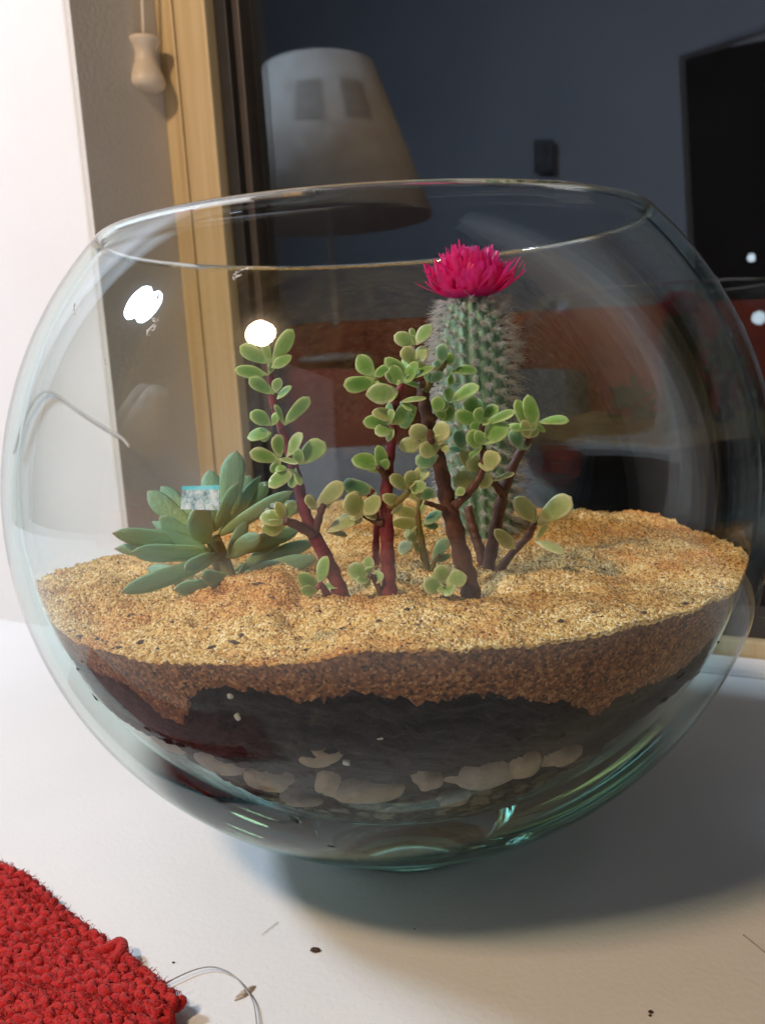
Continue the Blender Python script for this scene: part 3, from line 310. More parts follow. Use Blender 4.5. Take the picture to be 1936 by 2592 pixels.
board('sash_rail', W['s_dark1']+.076, sr-.02, fr+.06, fr+.22, .101, .20, 'sash2', bw=.0006)
board('sill_lip', w1+.01, sr-.02, fr-.16, fr-.01, .0005, .035, 'table', bw=.001)
board('glass_pane', W['s_dark1']+.0, sr-.02, pd, pd+.035, .12, 16, 'pane', bw=0)
# ---- blind pull hanging on its cord
pp = [V(p) for p in DATA['pull']]
pl = thing('blind_pull', pp[2], 'pale turned wooden blind pull hanging on its cord by the pine frame', 'blind pull')
m = MB(); top = pp[1]; bot = pp[-1]; ax = (bot-top).normalized(); L = (bot-top).length; rr = [r*S for r in DATA['pull_r']]
prof = [(0,0),(.55,.0),(.86,.02),(1.0,.06),(.98,.11),(.80,.18),(.66,.28),(.64,.36),(.72,.48),(.92,.62),(1.10,.76),(1.16,.85),(1.10,.93),(.85,.985),(.45,1.0),(0,1.0)]
R1 = max(rr)*.86
q = Vector((0,0,-1)).rotation_difference(ax)
m.lathe([(r*R1, -t*L) for r, t in prof], n=40); me = m.mesh('pull_knob', True, True)
k = obj('pull_knob', me, 'palewood', pl); k.matrix_parent_inverse = Matrix(); k.rotation_mode = 'QUATERNION'; k.rotation_quaternion = q; k.location = top - pl.location
m = MB(); m.tube([top + (pp[0]-top)*t for t in np.linspace(-.02,8,40)], .0011, 8); obj('pull_cord', m.mesh('pull_cord'), 'cotton', pl)
# ---------------------------------------------------------------- the glass bowl
ZC = 1.012
def thick(phi): # phi: -90 bottom .. +47 rim (deg)
    return float(np.interp(phi, [-90,-70,-50,-25,0,47], [.150,.122,.090,.056,.037,.028]))
def rin(phi): return 1-thick(phi)
outer = [(0,.003),(.14,.003),(.22,.003),(.258,.003),(.280,.009),(.298,.024),(.308,.045)]
for ph in list(np.linspace(-71, -45, 66))+list(np.linspace(-44, 44.3, 80)): ro_ = 1-.0022*(0)*math.exp(-((ph+60)/7)**2); outer.append((ro_*math.cos(math.radians(ph)), ZC+ro_*math.sin(math.radians(ph))*(.985)))
inner = []
for ph in list(np.linspace(44.3, -40, 80))+list(np.linspace(-41,-90,120)): r = rin(ph)+.0010*math.sin(ph*1.1)*math.exp(-((ph+62)/9)**2); inner.append((max(0,r*math.cos(math.radians(ph))), ZC+r*math.sin(math.radians(ph))*(.985)))
a, b2 = outer[-1], inner[0]; rim = []
for k in range(1, 8):
    t = math.pi*k/8; c = ((a[0]+b2[0])/2, (a[1]+b2[1])/2); dx, dz = (a[0]-b2[0])/2, (a[1]-b2[1])/2
    px, pz = -dz, dx   # outward along the wall
    if pz < 0: px, pz = -px, -pz
    rim.append((c[0]+dx*math.cos(t)+px*math.sin(t), c[1]+dz*math.cos(t)+pz*math.sin(t)))
bowl = thing('glass_bowl', Vector((0,0,0)), 'big round clear glass bowl holding sand and succulents on the white table', 'bowl')
m = MB(); m.lathe([(r*S, z*S) for r, z in outer+rim+inner], n=224); me = m.mesh('bowl_wall', True, True)
obj('bowl_wall', me, 'glass', bowl)
for k, mk in enumerate(DATA['marks']):
    m = MB(); pts = spline([V(p) for p in mk], 4); m.tube(pts, [.0012*S*(1+ .8*rnd.random()) for _ in pts], 5)
    if k < 3: 
        for p in pts[::3]: m.tube([p+Vector((rnd.gauss(0,.0005),0,rnd.gauss(0,.0005))) for _ in range(3)], .0011*S, 5)
    obj('water_mark', m.mesh('water_mark'), 'mark', bowl)
m = MB(); sq = [Vector(p) for p in DATA['sticker']]; NXs, NYs = 8, 6  # patch on the glass that stands in for a mirrored screen, reflection painted
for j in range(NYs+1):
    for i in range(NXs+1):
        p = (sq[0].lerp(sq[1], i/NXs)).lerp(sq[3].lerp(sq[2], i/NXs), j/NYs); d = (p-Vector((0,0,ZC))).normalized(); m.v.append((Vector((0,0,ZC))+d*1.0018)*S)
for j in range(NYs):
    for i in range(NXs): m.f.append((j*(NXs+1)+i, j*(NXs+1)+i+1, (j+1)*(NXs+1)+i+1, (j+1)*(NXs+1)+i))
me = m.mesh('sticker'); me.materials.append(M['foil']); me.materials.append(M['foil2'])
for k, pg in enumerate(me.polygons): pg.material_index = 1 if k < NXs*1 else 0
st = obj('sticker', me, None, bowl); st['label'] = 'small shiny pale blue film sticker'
# ---------------------------------------------------------------- fill: sand above, soil below, pebbles at the wall
def interp_ang(tab, th):
    t = np.array(sorted(tab)); x = np.concatenate([t[:,0]-360, t[:,0], t[:,0]+360]); y = np.concatenate([t[:,1]]*3)
    k = np.interp(th, x, y); return k
def ztop(th): return (interp_ang(DATA['sandtop'], th-3)+interp_ang(DATA['sandtop'], th)*2+interp_ang(DATA['sandtop'], th+3))/4 + .006*(vnoise(th/5.0, th*0+1.5, 3)-.5)
def zmid(th): return interp_ang(DATA['sandmid'], th) + .016*(vnoise(th/1.6+50, th*0+3.5, 5)-.5) + .012*(vnoise(th/.6+90, th*0+7.5, 6)-.5) + .016*(vnoise(th/.36+30, th*0+2.5, 7)-.5)
def rfill(z):       # radius of the fill at height z, just inside the glass
    z = np.asarray(z, float); ph = np.degrees(np.arctan2(z-ZC, np.sqrt(np.maximum(.9-(z-ZC)**2, 1e-4))))
    ri = 1-np.interp(ph, [-90,-70,-50,-25,0,47], [.150,.122,.090,.056,.037,.028])
    return np.sqrt(np.maximum(ri**2-(z-ZC)**2, 1e-5))-.004
def hsand(x, y):
    r = np.hypot(x, y); th = np.degrees(np.arctan2(x, -y)); e = ztop(th)
    k = np.clip((r-.45)/(.95-.45), 0, 1); k = k*k*(3-2*k)
    mid = .842 + .060*(vnoise(x*3+9, y*3+4, 1)-.5) + .050*(vnoise(x*6.5+3, y*6.5+8, 2)-.5)
    mid = mid + .035*np.exp(-((x-.62)**2+(y-.25)**2)/.05) - .03*np.exp(-((x-.45)**2+(y+.22)**2)/.03) + .02*np.exp(-((x+.35)**2+(y+.55)**2)/.03) + .012*np.exp(-((x-.12)**2+(y+.70)**2)/.004)
    h = mid*(1-k)+e*k
    h = h + .026*(vnoise(x*15, y*15, 4)-.5)*(1-k*.5) + .010*(vnoise(x*38, y*38, 8)-.5)
    for bx, by, br, bd in ((-.42,-.60,.030,.022),(-.205,-.66,.034,.026),(-.70,-.47,.05,.02),(-.21,-.55,.03,.014),(.30,-.62,.05,.014),(-.50,-.55,.02,.012)):
        h = h - bd*np.exp(-((x-bx)**2+(y-by)**2)/(br*br))
    return h
NR, NA = 210, 1000
rg = np.linspace(0.002, 1, NR)**.92; th = np.linspace(-180, 180, NA, endpoint=False)
TT, GG = np.meshgrid(th, rg); zt = ztop(th); RE = rfill(zt)
X = np.sin(np.radians(TT))*GG*RE[None]; Y = -np.cos(np.radians(TT))*GG*RE[None]
H = hsand(X, Y); gr = rng.normal(0, .0021, H.shape)*(rng.random(H.shape) < .8) + .0045*(rng.random(H.shape) < .03)
H = H + gr*np.minimum(1, GG*6)
nf = 40; zm = zmid(th); VV = [np.stack([X, Y, H], -1).reshape(-1,3)]
zz = H[-1]
for k in range(1, nf+1):
    f = k/nf; z = zz*(1-f)+(zm-.004)*f; r = rfill(z)+rng.normal(0, .0009, NA)-.001
    VV.append(np.stack([np.sin(np.radians(th))*r, -np.cos(np.radians(th))*r, z], -1))
z = zm-.01; r = rfill(z)-.10; VV.append(np.stack([np.sin(np.radians(th))*r, -np.cos(np.radians(th))*r, z], -1))
vv = np.concatenate(VV)*S; rows = NR+nf+1
ii = np.arange(rows-1)[:,None]*NA; jj = np.arange(NA)[None]; j2 = (jj+1) % NA; NTOP = (NR-1)*NA
fc = np.stack([ii+jj, ii+NA+jj, ii+NA+j2, ii+j2], -1).reshape(-1,4)
def npmesh(name, v, f):
    me = bpy.data.meshes.new(name); me.vertices.add(len(v)); me.vertices.foreach_set('co', np.ascontiguousarray(v, dtype=np.float32).ravel())
    k = f.shape[1]; me.loops.add(f.size); me.loops.foreach_set('vertex_index', f.astype(np.int32).ravel()); me.polygons.add(len(f))
    me.polygons.foreach_set('loop_start', np.arange(0, f.size, k, dtype=np.int32)); me.polygons.foreach_set('loop_total', np.full(len(f), k, dtype=np.int32))
    me.polygons.foreach_set('use_smooth', [True]*len(f)); me.update(); me.validate(); return me
me = npmesh('sand', vv, fc); me.materials.append(M['sand']); me.materials.append(M['damp']); mi = np.zeros(len(me.polygons), dtype=np.int32); mi[NTOP+NA*2:] = 1; me.polygons.foreach_set('material_index', mi)
tag(obj('sand', me, 'sand'), 'layer of coarse golden sand filling the bowl under the plants', 'sand', kind='stuff')
# soil body
NA2 = 360; th2 = np.linspace(-180, 180, NA2, endpoint=False); VV = []
for f in np.linspace(0, 1, 90):
    z = (zmid(th2)+.004)*(1-f) + .175*f
    lump = .016*(vnoise(th2/2.6+9, z*60+3, 21)-.5)+.012*(vnoise(th2/1.1+4, z*130, 22)-.5)
    r = rfill(z)-.008+lump+rng.normal(0, .002, NA2)-.045*np.clip((.60-z)*9, 0, 1); VV.append(np.stack([np.sin(np.radians(th2))*r, -np.cos(np.radians(th2))*r, z], -1))
vv = np.concatenate(VV)*S; ii = np.arange(89)[:,None]*NA2; jj = np.arange(NA2)[None]; j2 = (jj+1) % NA2
tag(obj('potting_soil', npmesh('potting_soil', vv, np.stack([ii+jj, ii+NA2+jj, ii+NA2+j2, ii+j2], -1).reshape(-1,4)), 'soil'), 'dark potting soil layer under the golden sand in the bowl', 'soil', kind='stuff')
# pebbles
LP = ['pale greenish grey pebble lying highest in the soil above its neighbours','largest long tan pebble at the bottom centre of the bowl','narrow tan pebble leaning on the left end of the largest long pebble','heart shaped tan pebble right of the largest long pebble','broad lumpy tan pebble right of the heart shaped one','tan pebble touching the right side of the broad lumpy one','dim grey pebble left of the largest long pebble','dim grey pebble second from the left by the glass','dim grey pebble farthest left against the glass','small dim pebble farthest right against the glass','small flat pebble under the heart shaped one','small flat pebble under the narrow leaning one']
for k, (x, y, z, a, c) in enumerate(DATA['pebbles']):
    bm = bmesh.new(); bmesh.ops.create_icosphere(bm, subdivisions=3, radius=1)
    c0 = Vector((x,y,z)); nrm = (c0-Vector((0,0,ZC))).normalized(); e1 = Z.cross(nrm).normalized(); e2 = nrm.cross(e1); ro = rnd.uniform(-.4,.4); e1, e2 = e1*math.cos(ro)+e2*math.sin(ro), e2*math.cos(ro)-e1*math.sin(ro)
    sd = rnd.random()*9; dep = .9*min(a,c); ctr_ = Vector((0,0,ZC)); d0 = c0-ctr_; ph0 = math.degrees(math.asin(d0.z/d0.length)); c0 = ctr_+d0*((rin(ph0)-.006-dep*.86)/d0.length)
    for v in bm.verts:
        p = v.co; s = 1+.22*math.sin(2.3*p.x+sd)*math.cos(1.9*p.y-sd)+.10*math.sin(5*p.z+sd*2+3*p.x)
        if k == 3 and p.y > 0: s *= 1-.28*math.exp(-(p.x*3.2)**2)*p.y
        if k == 3 and p.y < 0: s *= 1-.35*abs(p.x)
        v.co = (e1*p.x*a + e2*p.y*c + nrm*p.z*dep)*s
        q = c0+v.co; d = q-Vector((0,0,ZC)); ph = math.degrees(math.asin(max(-1,min(1,d.z/d.length)))); lim = rin(ph)-.004
        if d.length > lim: q = Vector((0,0,ZC))+d*(lim/d.length)
        v.co = (q-c0)*S
    me = bpy.data.meshes.new('pebble'); bm.to_mesh(me); bm.free(); me.polygons.foreach_set('use_smooth', [True]*len(me.polygons))
    o = obj('pebble', me, 'pebble'); o.location = c0*S; tag(o, LP[k], 'pebble', 'pebbles at the bottom of the bowl')
LQ = ['tiny white grit speck high on the left in the dark soil','tiny white grit speck just below the highest left one','tiny white grit speck in the middle of the dark soil','tiny pinkish grit speck beside the greenish grey pebble']
for k, p in enumerate(DATA['perlite']):
    bm = bmesh.new(); bmesh.ops.create_icosphere(bm, subdivisions=1, radius=.007*S*(1+.3*rnd.random()))
    d = Vector(p)-Vector((0,0,ZC)); ph = math.degrees(math.asin(d.z/d.length)); q = Vector((0,0,ZC))+d*((rin(ph)-.010)/d.length)
    for v in bm.verts: v.co *= rnd.uniform(.6,1.2)
    me = bpy.data.meshes.new('grit_speck'); bm.to_mesh(me); bm.free(); o = obj('grit_speck', me, 'areole_wool'); o.location = q*S; tag(o, LQ[k], 'grit', 'white specks in the soil')
# dark crumbs lying on the sand
def hs(x, y): return float(hsand(np.array([x]), np.array([y]))[0])
m = MB()
bits = [(p[0],p[1],rnd.uniform(.004,.008)) for p in DATA['sandbits']] + [(math.sin(t)*r, -math.cos(t)*r, rnd.uniform(.0022,.0045)) for t, r in ((rnd.uniform(-1.6,1.6), .93*math.sqrt(rnd.random())) for _ in range(110))]
for x, y, s in bits:
    z = hs(x,y); b0 = len(m.v); dr = rnd.uniform(0,6.28); el = rnd.uniform(1,2.6)
    ring = [(x+math.cos(dr)*el*s*cx-math.sin(dr)*s*cy, y+math.sin(dr)*el*s*cx+math.cos(dr)*s*cy, z+cz*s) for cx,cy,cz in ((1,0,.3),(0,1,.2),(-1,0,.3),(0,-1,.2),(.1,.1,.9),(0,0,-.6))]
    m.add([Vector(q)*S for q in ring], [(0,1,4),(1,2,4),(2,3,4),(3,0,4),(1,0,5),(2,1,5),(3,2,5),(0,3,5)])
tag(obj('soil_crumbs', m.mesh('soil_crumbs', False), 'crumb'), 'scattered dark soil crumbs lying on the golden sand', 'crumbs', kind='stuff')
# ---------------------------------------------------------------- small variegated bush cuttings
def leaf_mesh(name, kind, sd=0.0):
    nu, nv = 12, 10; v = []; f = []
    for i in range(nu+1):
        t = i/nu
        if kind == 0: wv = (t**.90)*((1-t)**.52)*2.15*.5; 
        elif kind == 1: wv = (t**.78)*((1-t)**.66)*2.30*.5
        else: wv = .62*(t**.55)*((1-t**3.2)**.75)
        if t == 0: wv = .06
        wv = max(wv, .012)
        for j in range(nv):
            a = 2*math.pi*j/nv; y = math.cos(a)*wv; zt_ = math.sin(a)*(.22*wv+.018)*(1.0 if kind < 2 else 1.25)
            cup = (.55 if kind < 2 else .30)*y*y + .16*(t-.1)**2*(1 if kind != 1 else -.6) + .05*math.sin(t*3+kind)
            y += .05*math.sin(t*4.2+sd*3)*t + .02*math.sin(t*9+sd*7+a); cup += .05*math.sin(sd*5+t*2.5)*(y*1.5+t)
            v.append((t, y, zt_+cup))
    for i in range(nu):
        for j in range(nv): f.append((i*nv+j, i*nv+(j+1)%nv, (i+1)*nv+(j+1)%nv, (i+1)*nv+j))
    f.append(tuple(reversed(range(nv)))); f.append(tuple(nu*nv+j for j in range(nv)))
    return mesh(name, v, f)
leafbase = [leaf_mesh('leaf_blade', k % 2, .7*k) for k in range(6)]
LM = {}
for c, nm in enumerate(('leaf_green','leaf_pale','leaf_yellow','leaf_dull')):
    for k in range(6): me = leafbase[k].copy(); me.materials.clear(); me.materials.append(M[nm]); LM[(k,c)] = me
camp = Vector((0,-D_,HC))
def put_leaf(me, b, t, wd, roll, parent, name='leaf', thick=None):
    b = Vector(b); t = Vector(t); ax = t-b; L = ax.length; x = ax.normalized()
    vw = (camp-(b+t)*.5).normalized(); vw = (vw + Vector((0,0,.35))).normalized()
    zv = (vw - x*vw.dot(x)).normalized(); yv = zv.cross(x)
    a = math.radians(roll); zv, yv = zv*math.cos(a)+yv*math.sin(a), yv*math.cos(a)-zv*math.sin(a)
    o = obj(name, me, None, parent); o.matrix_parent_inverse = Matrix()
    sx, sy, sz = L*S, wd*S, (thick or wd*.9)*S
    bb = b*S-parent.location
    o.matrix_local = Matrix(((x.x*sx, yv.x*sy, zv.x*sz, bb.x),(x.y*sx, yv.y*sy, zv.y*sz, bb.y),(x.z*sx, yv.z*sy, zv.z*sz, bb.z),(0,0,0,1)))
    return o
PL = dict(A=('bush cutting with a bent red stem beside the blue green rosette','stem_red'),B=('bush cutting with the thickest upright crimson stem','stem_red'),C=('bush cutting with a dark brown stem leaning left over the crimson one','stem_brown'),
  Dp=('bush cutting forking right with two bare thin branches in front of the sand slope','stem_brown'),E=('small green stemmed bush sprig between the crimson and dark brown stems','stem_green'),F=('tiny four leaved sprig sitting flat on the sand by the brown stem','stem_green'))
for key, (lab, sm) in PL.items():
    d = DATA['plants'][key]; p0 = d['stems'][0][0][0]; root = thing('succulent_bush', V((p0[0],p0[1],hs(p0[0],p0[1]))), lab, 'succulent', 'bush cuttings planted in the sand')
    for i, (pts, r0, r1) in enumerate(d['stems']):
        pts = [list(q) for q in pts]
        if i == 0 or pts[0][2] < .9: pts[0][2] = min(pts[0][2], hs(pts[0][0],pts[0][1]))-.02
        sp_ = spline([V(q) for q in pts], 5); k = len(sp_)
        rad = [(r0+(r1-r0)*(j/(k-1))**.8)*S*(1+.10*math.sin(j*1.9+i)+.06*rnd.uniform(-1,1)) for j in range(k)]
        if i == 0: rad[0] *= 1.15
        m = MB(); m.tube(sp_, rad, 12)
        mat = sm if i == 0 else ('stem_brown' if sm != 'stem_green' and rnd.random() < .45 else ('stem_green' if key in 'EF' or rnd.random() < .4 else sm))
        obj('stem' if i == 0 else 'branch', m.mesh('stem'), mat, root)
    for b_, t_, wd, roll, c in d['leaves']:
        put_leaf(LM[(rnd.randrange(6), c)], b_, list(Vector(t_)+(Vector(t_)-Vector(b_))*.05), wd*1.24, roll, root, thick=wd*.95)
        if rnd.random() < .80:     # its smaller partner on the other side of the node
            ax_ = Vector(t_)-Vector(b_); q_ = Matrix.Rotation(rnd.choice((-1,1))*rnd.uniform(.7,1.9), 3, Vector((rnd.gauss(0,.4),-1,rnd.gauss(0,.4))).normalized())
            d_ = q_ @ ax_*rnd.uniform(.45,.8); d_.y += rnd.uniform(-.01,.03)
            put_leaf(LM[(rnd.randrange(6), c)], b_, list(Vector(b_)+d_), wd*rnd.uniform(.6,.85), rnd.uniform(-45,45), root, thick=wd*.7)
# ---------------------------------------------------------------- blue green rosette
d = DATA['rosette']; p0 = d['stem'][0]
root = thing('rosette_succulent', V((p0[0],p0[1],hs(p0[0],p0[1]))), 'blue green rosette succulent with long fleshy pointed leaves at left', 'succulent')
sp_ = spline([V(q) for q in d['stem']], 6); m = MB(); k = len(sp_); m.tube(sp_, [(.030-.012*j/k)*S for j in range(k)], 14); obj('stem', m.mesh('stem'), 'rstem', root)
rl = leaf_mesh('rosette_leaf', 2); rl.materials.append(M['rosette'])
for b_, t_, wd, roll in d['leaves']:
    put_leaf(rl, b_, t_, wd*1.28, roll*.7, root, thick=wd*1.55)
    if rnd.random() < .45:
        q_ = Matrix.Rotation(rnd.choice((-1,1))*rnd.uniform(.25,.5), 3, Vector((0,-1,.2)).normalized()); d_ = q_ @ (Vector(t_)-Vector(b_))*rnd.uniform(.6,.85); d_.y += .05
        if (Vector(b_)+d_).z > .86: put_leaf(rl, b_, list(Vector(b_)+d_+Vector((0,.03,0))), wd*.95, roll*.5, root, thick=wd*1.1)
# ---------------------------------------------------------------- cactus with its straw flower
ca = [Vector(p) for p in DATA['cactus']]; base = ca[0].copy(); base.z = hs(base.x, base.y)
cact = thing('cactus', base*S, 'ribbed green cactus with white hairs wearing a magenta straw flower', 'cactus')
sp_ = spline([base-Z*.03]+ca[2:], 14); k = len(sp_); NRB = 19; m = MB(); ring = []; ns = 12
cum = [0]
for j in range(1,k): cum.append(cum[-1]+(sp_[j]-sp_[j-1]).length)
Lc = cum[-1]
def crad(f): return .094*(1.0 if f < .72 else math.sqrt(max(.0,1-((f-.72)/.30)**2*.86)))*(.90+.10*min(1,f*4))
NA3 = NRB*8; areo = []
for j in range(k):
    f = cum[j]/Lc; r = crad(f); t = (sp_[min(j+1,k-1)]-sp_[max(j-1,0)]).normalized(); e1 = Vector((1,0,0)); e1 = (e1-t*e1.dot(t)).normalized(); e2 = t.cross(e1)
    for i in range(NA3):
        a = 2*math.pi*i/NA3; rb = abs(math.cos(a*NRB/2)); bump_ = .010*rb + .004*rb*math.sin(cum[j]/.042*2*math.pi)
        m.v.append(tuple((sp_[j]+(e1*math.cos(a)+e2*math.sin(a))*(r-.008+bump_))*S))
for j in range(k-1):
    for i in range(NA3): m.f.append((j*NA3+i, j*NA3+(i+1)%NA3, (j+1)*NA3+(i+1)%NA3, (j+1)*NA3+i))
m.f.append(tuple((k-1)*NA3+i for i in range(NA3)))
obj('cactus_body', m.mesh('cactus_body'), 'cactus', cact)
ar = MB(); spn = MB()
def atlen(s):
    j = min(k-2, max(0, int(np.searchsorted(cum, s)-1))); f = (s-cum[j])/max(1e-6, cum[j+1]-cum[j]); return sp_[j].lerp(sp_[j+1], f), (sp_[j+1]-sp_[j]).normalized()
for i in range(NRB):
    a = 2*math.pi*i/NRB; s = .02+(.021 if i % 2 else 0)
    while s < Lc*.985:
        c, t = atlen(s); e1 = Vector((1,0,0)); e1 = (e1-t*e1.dot(t)).normalized(); e2 = t.cross(e1); nv = e1*math.cos(a)+e2*math.sin(a); tv = t.cross(nv)
        p = c+nv*(crad(s/Lc)+.0035); q = nv.lerp(t, .25 if s > Lc*.8 else 0).normalized()
        sz = .0085*rnd.uniform(.8,1.2); vv = []
        for g in range(6): b_ = 2*math.pi*g/6; vv.append((p+(tv*math.cos(b_)+t*math.sin(b_))*sz)*S)
        vv.append((p+nv*sz*.8)*S); ar.add(vv, [(g,(g+1)%6,6) for g in range(6)])
        top = s > Lc*.74
        for g in range(9):       # short radial star
            b_ = rnd.uniform(0,6.28); dv = (nv*.35+(tv*math.cos(b_)+t*math.sin(b_))).normalized(); ln = rnd.uniform(.010,.019)
            spn.tube([p*S, (p+dv*ln)*S], [.0007*S,.0003*S], 3, cap=False)
        for g in range(30 if top else 22):   # long fine hairs standing off the body
            dv = (nv*1.0+tv*rnd.gauss(0,.22)+t*rnd.gauss(.08 if top else -.03,.22)).normalized(); ln = rnd.uniform(.024,.052) if not top else rnd.uniform(.028,.058)
            q1 = p+dv*ln*.6+Vector((rnd.gauss(0,.002),rnd.gauss(0,.002),rnd.gauss(0,.002))); q2 = p+dv*ln+Vector((rnd.gauss(0,.005),rnd.gauss(0,.005),-.004+rnd.gauss(0,.005)))
            spn.tube([p*S, q1*S, q2*S], [.00058*S,.0005*S,.00022*S], 3, cap=False)
        s += .042
tag(obj('areoles', ar.mesh('areoles'), 'areole_wool', cact), kind='stuff')
tag(obj('spines', spn.mesh('spines'), 'cactus_spine', cact), kind='stuff')
fc_ = ca[-1]; ft = (ca[-1]-ca[-2]).normalized()
outerp = MB(); innerp = MB()
def petal(mb, a, r0, h0, out, up, L, wd, curl):
    n_ = 7; dirh = Vector((math.cos(a), math.sin(a), 0)); sd = Vector((-math.sin(a), math.cos(a), 0)); vs = []
    for i in range(n_+1):
        t = i/n_; e = out*(1-t*curl)*t; z = up*(t**(1.0+.5*curl))
        c = fc_ + dirh*(r0+e*L) + Z*(h0+z*L); wv = wd*(.55+1.1*t-1.5*max(0,t-.55))*(.5 if i == n_ else 1); wob = sd*.006*math.sin(t*5+a*7)
        for s_ in (-1, 0, 1): vs.append((c+wob+sd*wv*s_*.5+(dirh*-.22*wv+Z*.0)*(0 if s_ == 0 else 1))*S)
    mb.add(vs, [(i*3+j, i*3+j+1, i*3+j+4, i*3+j+3) for i in range(n_) for j in range(2)])
for k2 in range(430):
    a = rnd.uniform(0,6.283); lay = rnd.random()**.8
    out = 1.0-.62*lay+rnd.gauss(0,.06); up = .40+.44*lay+rnd.gauss(0,.09)
    petal(outerp, a, .02+.04*(1-lay), .0+.012*lay, out, up, .150*rnd.uniform(.70,1.15)*(1-.10*lay), .0135*rnd.uniform(.6,1.3), rnd.uniform(.1,.7))
for k2 in range(110):
    a = rnd.uniform(0,6.283); petal(innerp, a, .030*rnd.random(), .02, .36*rnd.random(), .74, .138*rnd.uniform(.8,1.14), .013*rnd.uniform(.7,1.3), rnd.uniform(.2,.9))
for k2 in range(46):   # the small bracts that wrap the base
    a = 2*math.pi*k2/46; petal(outerp, a, .012, -.012, 1.05, .25+.1*rnd.random(), .105, .030, .25)
fl = obj('flower', outerp.mesh('flower'), 'petal_magenta', cact)
obj('flower_centre', innerp.mesh('flower_centre'), 'petal_pink', fl)
# ---------------------------------------------------------------- red knitted cloth, front left
ke = [Vector((p[0],p[1],0)) for p in DATA['knit_edge']]; e = (ke[-1]-ke[0]).normalized(); fdir = Vector((e.y,-e.x,0)); 
if fdir.dot(Vector((-1,-1,0))) < 0: fdir = -fdir
o0 = ke[0]-e*.75
cl = thing('knitted_cloth', V((o0+fdir*.3+e*.9)), 'thick red knitted wool cloth lying on the table front left', 'cloth')
def kp(a, b, z): 
    f = a-.75; bow = .012*math.sin(a*5)+.006*math.sin(a*13); return (o0+e*a+fdir*(b+bow)+Z*(z+.006*math.sin(a*9+b*6)))*S
jit = [rnd.gauss(0,.0024) for _ in range(97)]
m = MB(); per, row, Lk, nb = .038, .0265, 1.6, 11
for j in range(nb):  # one course of stitches
    pts = []; rad = []; nst = int(Lk/per); ph = rnd.uniform(-.3,.3); 
    for i in range(nst*14+1):
        t = i/14*2*math.pi; a = per*t/(2*math.pi)+(j % 2)*per*.5
        jx = .003*math.sin(i*.37+j*2.1); x = a+.0115*math.sin(2*t)+jx; y = .030+row*j+.023*math.cos(t)+.004*math.sin(i*.23+j)+jit[(i//7) % 97]; z = .040+.0055*math.cos(2*t)+.004*math.sin(a*17+j*1.3)+.8*jit[(i//5+31*j) % 97]
        pts.append(kp(x, y, z)); rad.append(.0098*S*(1+.16*math.sin(i*1.7+j)+2*jit[i % 97]))
    m.tube(pts, rad, 7)
obj('knit_stitches', m.mesh('knit_stitches'), 'wool', cl)
m = MB(); pts = []
for i in range(300):
    a = i/300*Lk; t = a/per*2*math.pi; pts.append(kp(a, .004+.010*math.sin(t), .030+.010*math.cos(t)))
m.tube(pts, .013*S, 8)
obj('edge_yarn', m.mesh('edge_yarn'), 'wool', cl)
m = MB(); m.box8([kp(0,.02,.002), kp(Lk,.02,.002), kp(Lk,.34,.002), kp(0,.34,.002)], Z*.024*S); obj('backing', m.mesh('backing', False), 'wool', cl)
m = MB()
for i in range(13000):
    a = rnd.uniform(0,Lk); b_ = rnd.uniform(-.01,.36); p = kp(a, b_, rnd.uniform(.038,.056)); dv = Vector((rnd.gauss(0,1),rnd.gauss(0,1),rnd.uniform(-.2,.7))).normalized()*rnd.uniform(.006,.017)*S
    sd = Vector((rnd.gauss(0,1),rnd.gauss(0,1),rnd.gauss(0,1)))*.004*S; m.tube([p, p+dv*.5+sd, p+dv], [.0011*S,.0009*S,.0004*S], 3, cap=False)
tag(obj('wool_fuzz', m.mesh('wool_fuzz'), 'wool', cl), kind='stuff')
m = MB(); lp = [Vector(p) for p in DATA['knit_loop']]; m.tube(spline([q*S for q in lp], 6), .017*S, 8); obj('yarn_loop', m.mesh('yarn_loop'), 'wool', cl)
# ---------------------------------------------------------------- bits lying on the table
def strand(name, key, rad, mat, label, cat):
    pts = spline([V(p) for p in DATA[key]], 8); m = MB(); m.tube(pts, rad*S, 6); o = obj(name, m.mesh(name), mat); tag(o, label, cat)
strand('loose_thread', 'thread', .0016, 'thread', 'thin grey loop of loose thread running out from the red cloth', 'thread')
strand('stray_hair', 'hair', .0016, 'thread', 'short stray dark hair on the table near the right edge', 'hair')
strand('stray_fibre', 'scratch', .0007, 'thread', 'tiny pale straight fibre on the table below the bowl at left', 'fibre')
h3 = [V(p) for p in DATA['husk']]; ax = (h3[2]-h3[0]); L = ax.length; x = ax.normalized(); yv = Z.cross(x)
m = MB(); nn = 14
for i in range(nn+1):
    t = i/nn; wv = .16*L*math.sin(math.pi*min(1,max(0.02,t)))**.7
    for j in range(8):
        a = math.pi*(j/7); m.v.append(tuple(h3[0]+x*L*t+yv*math.cos(a)*wv+Z*(math.sin(a)*wv*.8-.009*S)))
m.f += [(i*8+j, i*8+j+1, (i+1)*8+j+1, (i+1)*8+j) for i in range(nn) for j in range(7)]
hk = obj('seed_husk', m.mesh('seed_husk'), 'husk'); md = hk.modifiers.new('thickness', 'SOLIDIFY'); md.thickness = .0002; tag(hk, 'pale split seed husk lying over the loose thread', 'seed husk')
LC = ['reddish brown crumb on white table below the bowl','larger of two black crumbs at the bottom right corner','smaller of two black crumbs at the bottom right corner','dark grey crumb between red cloth and loose thread','tiny brown crumb at the edge of the shadow under the bowl']
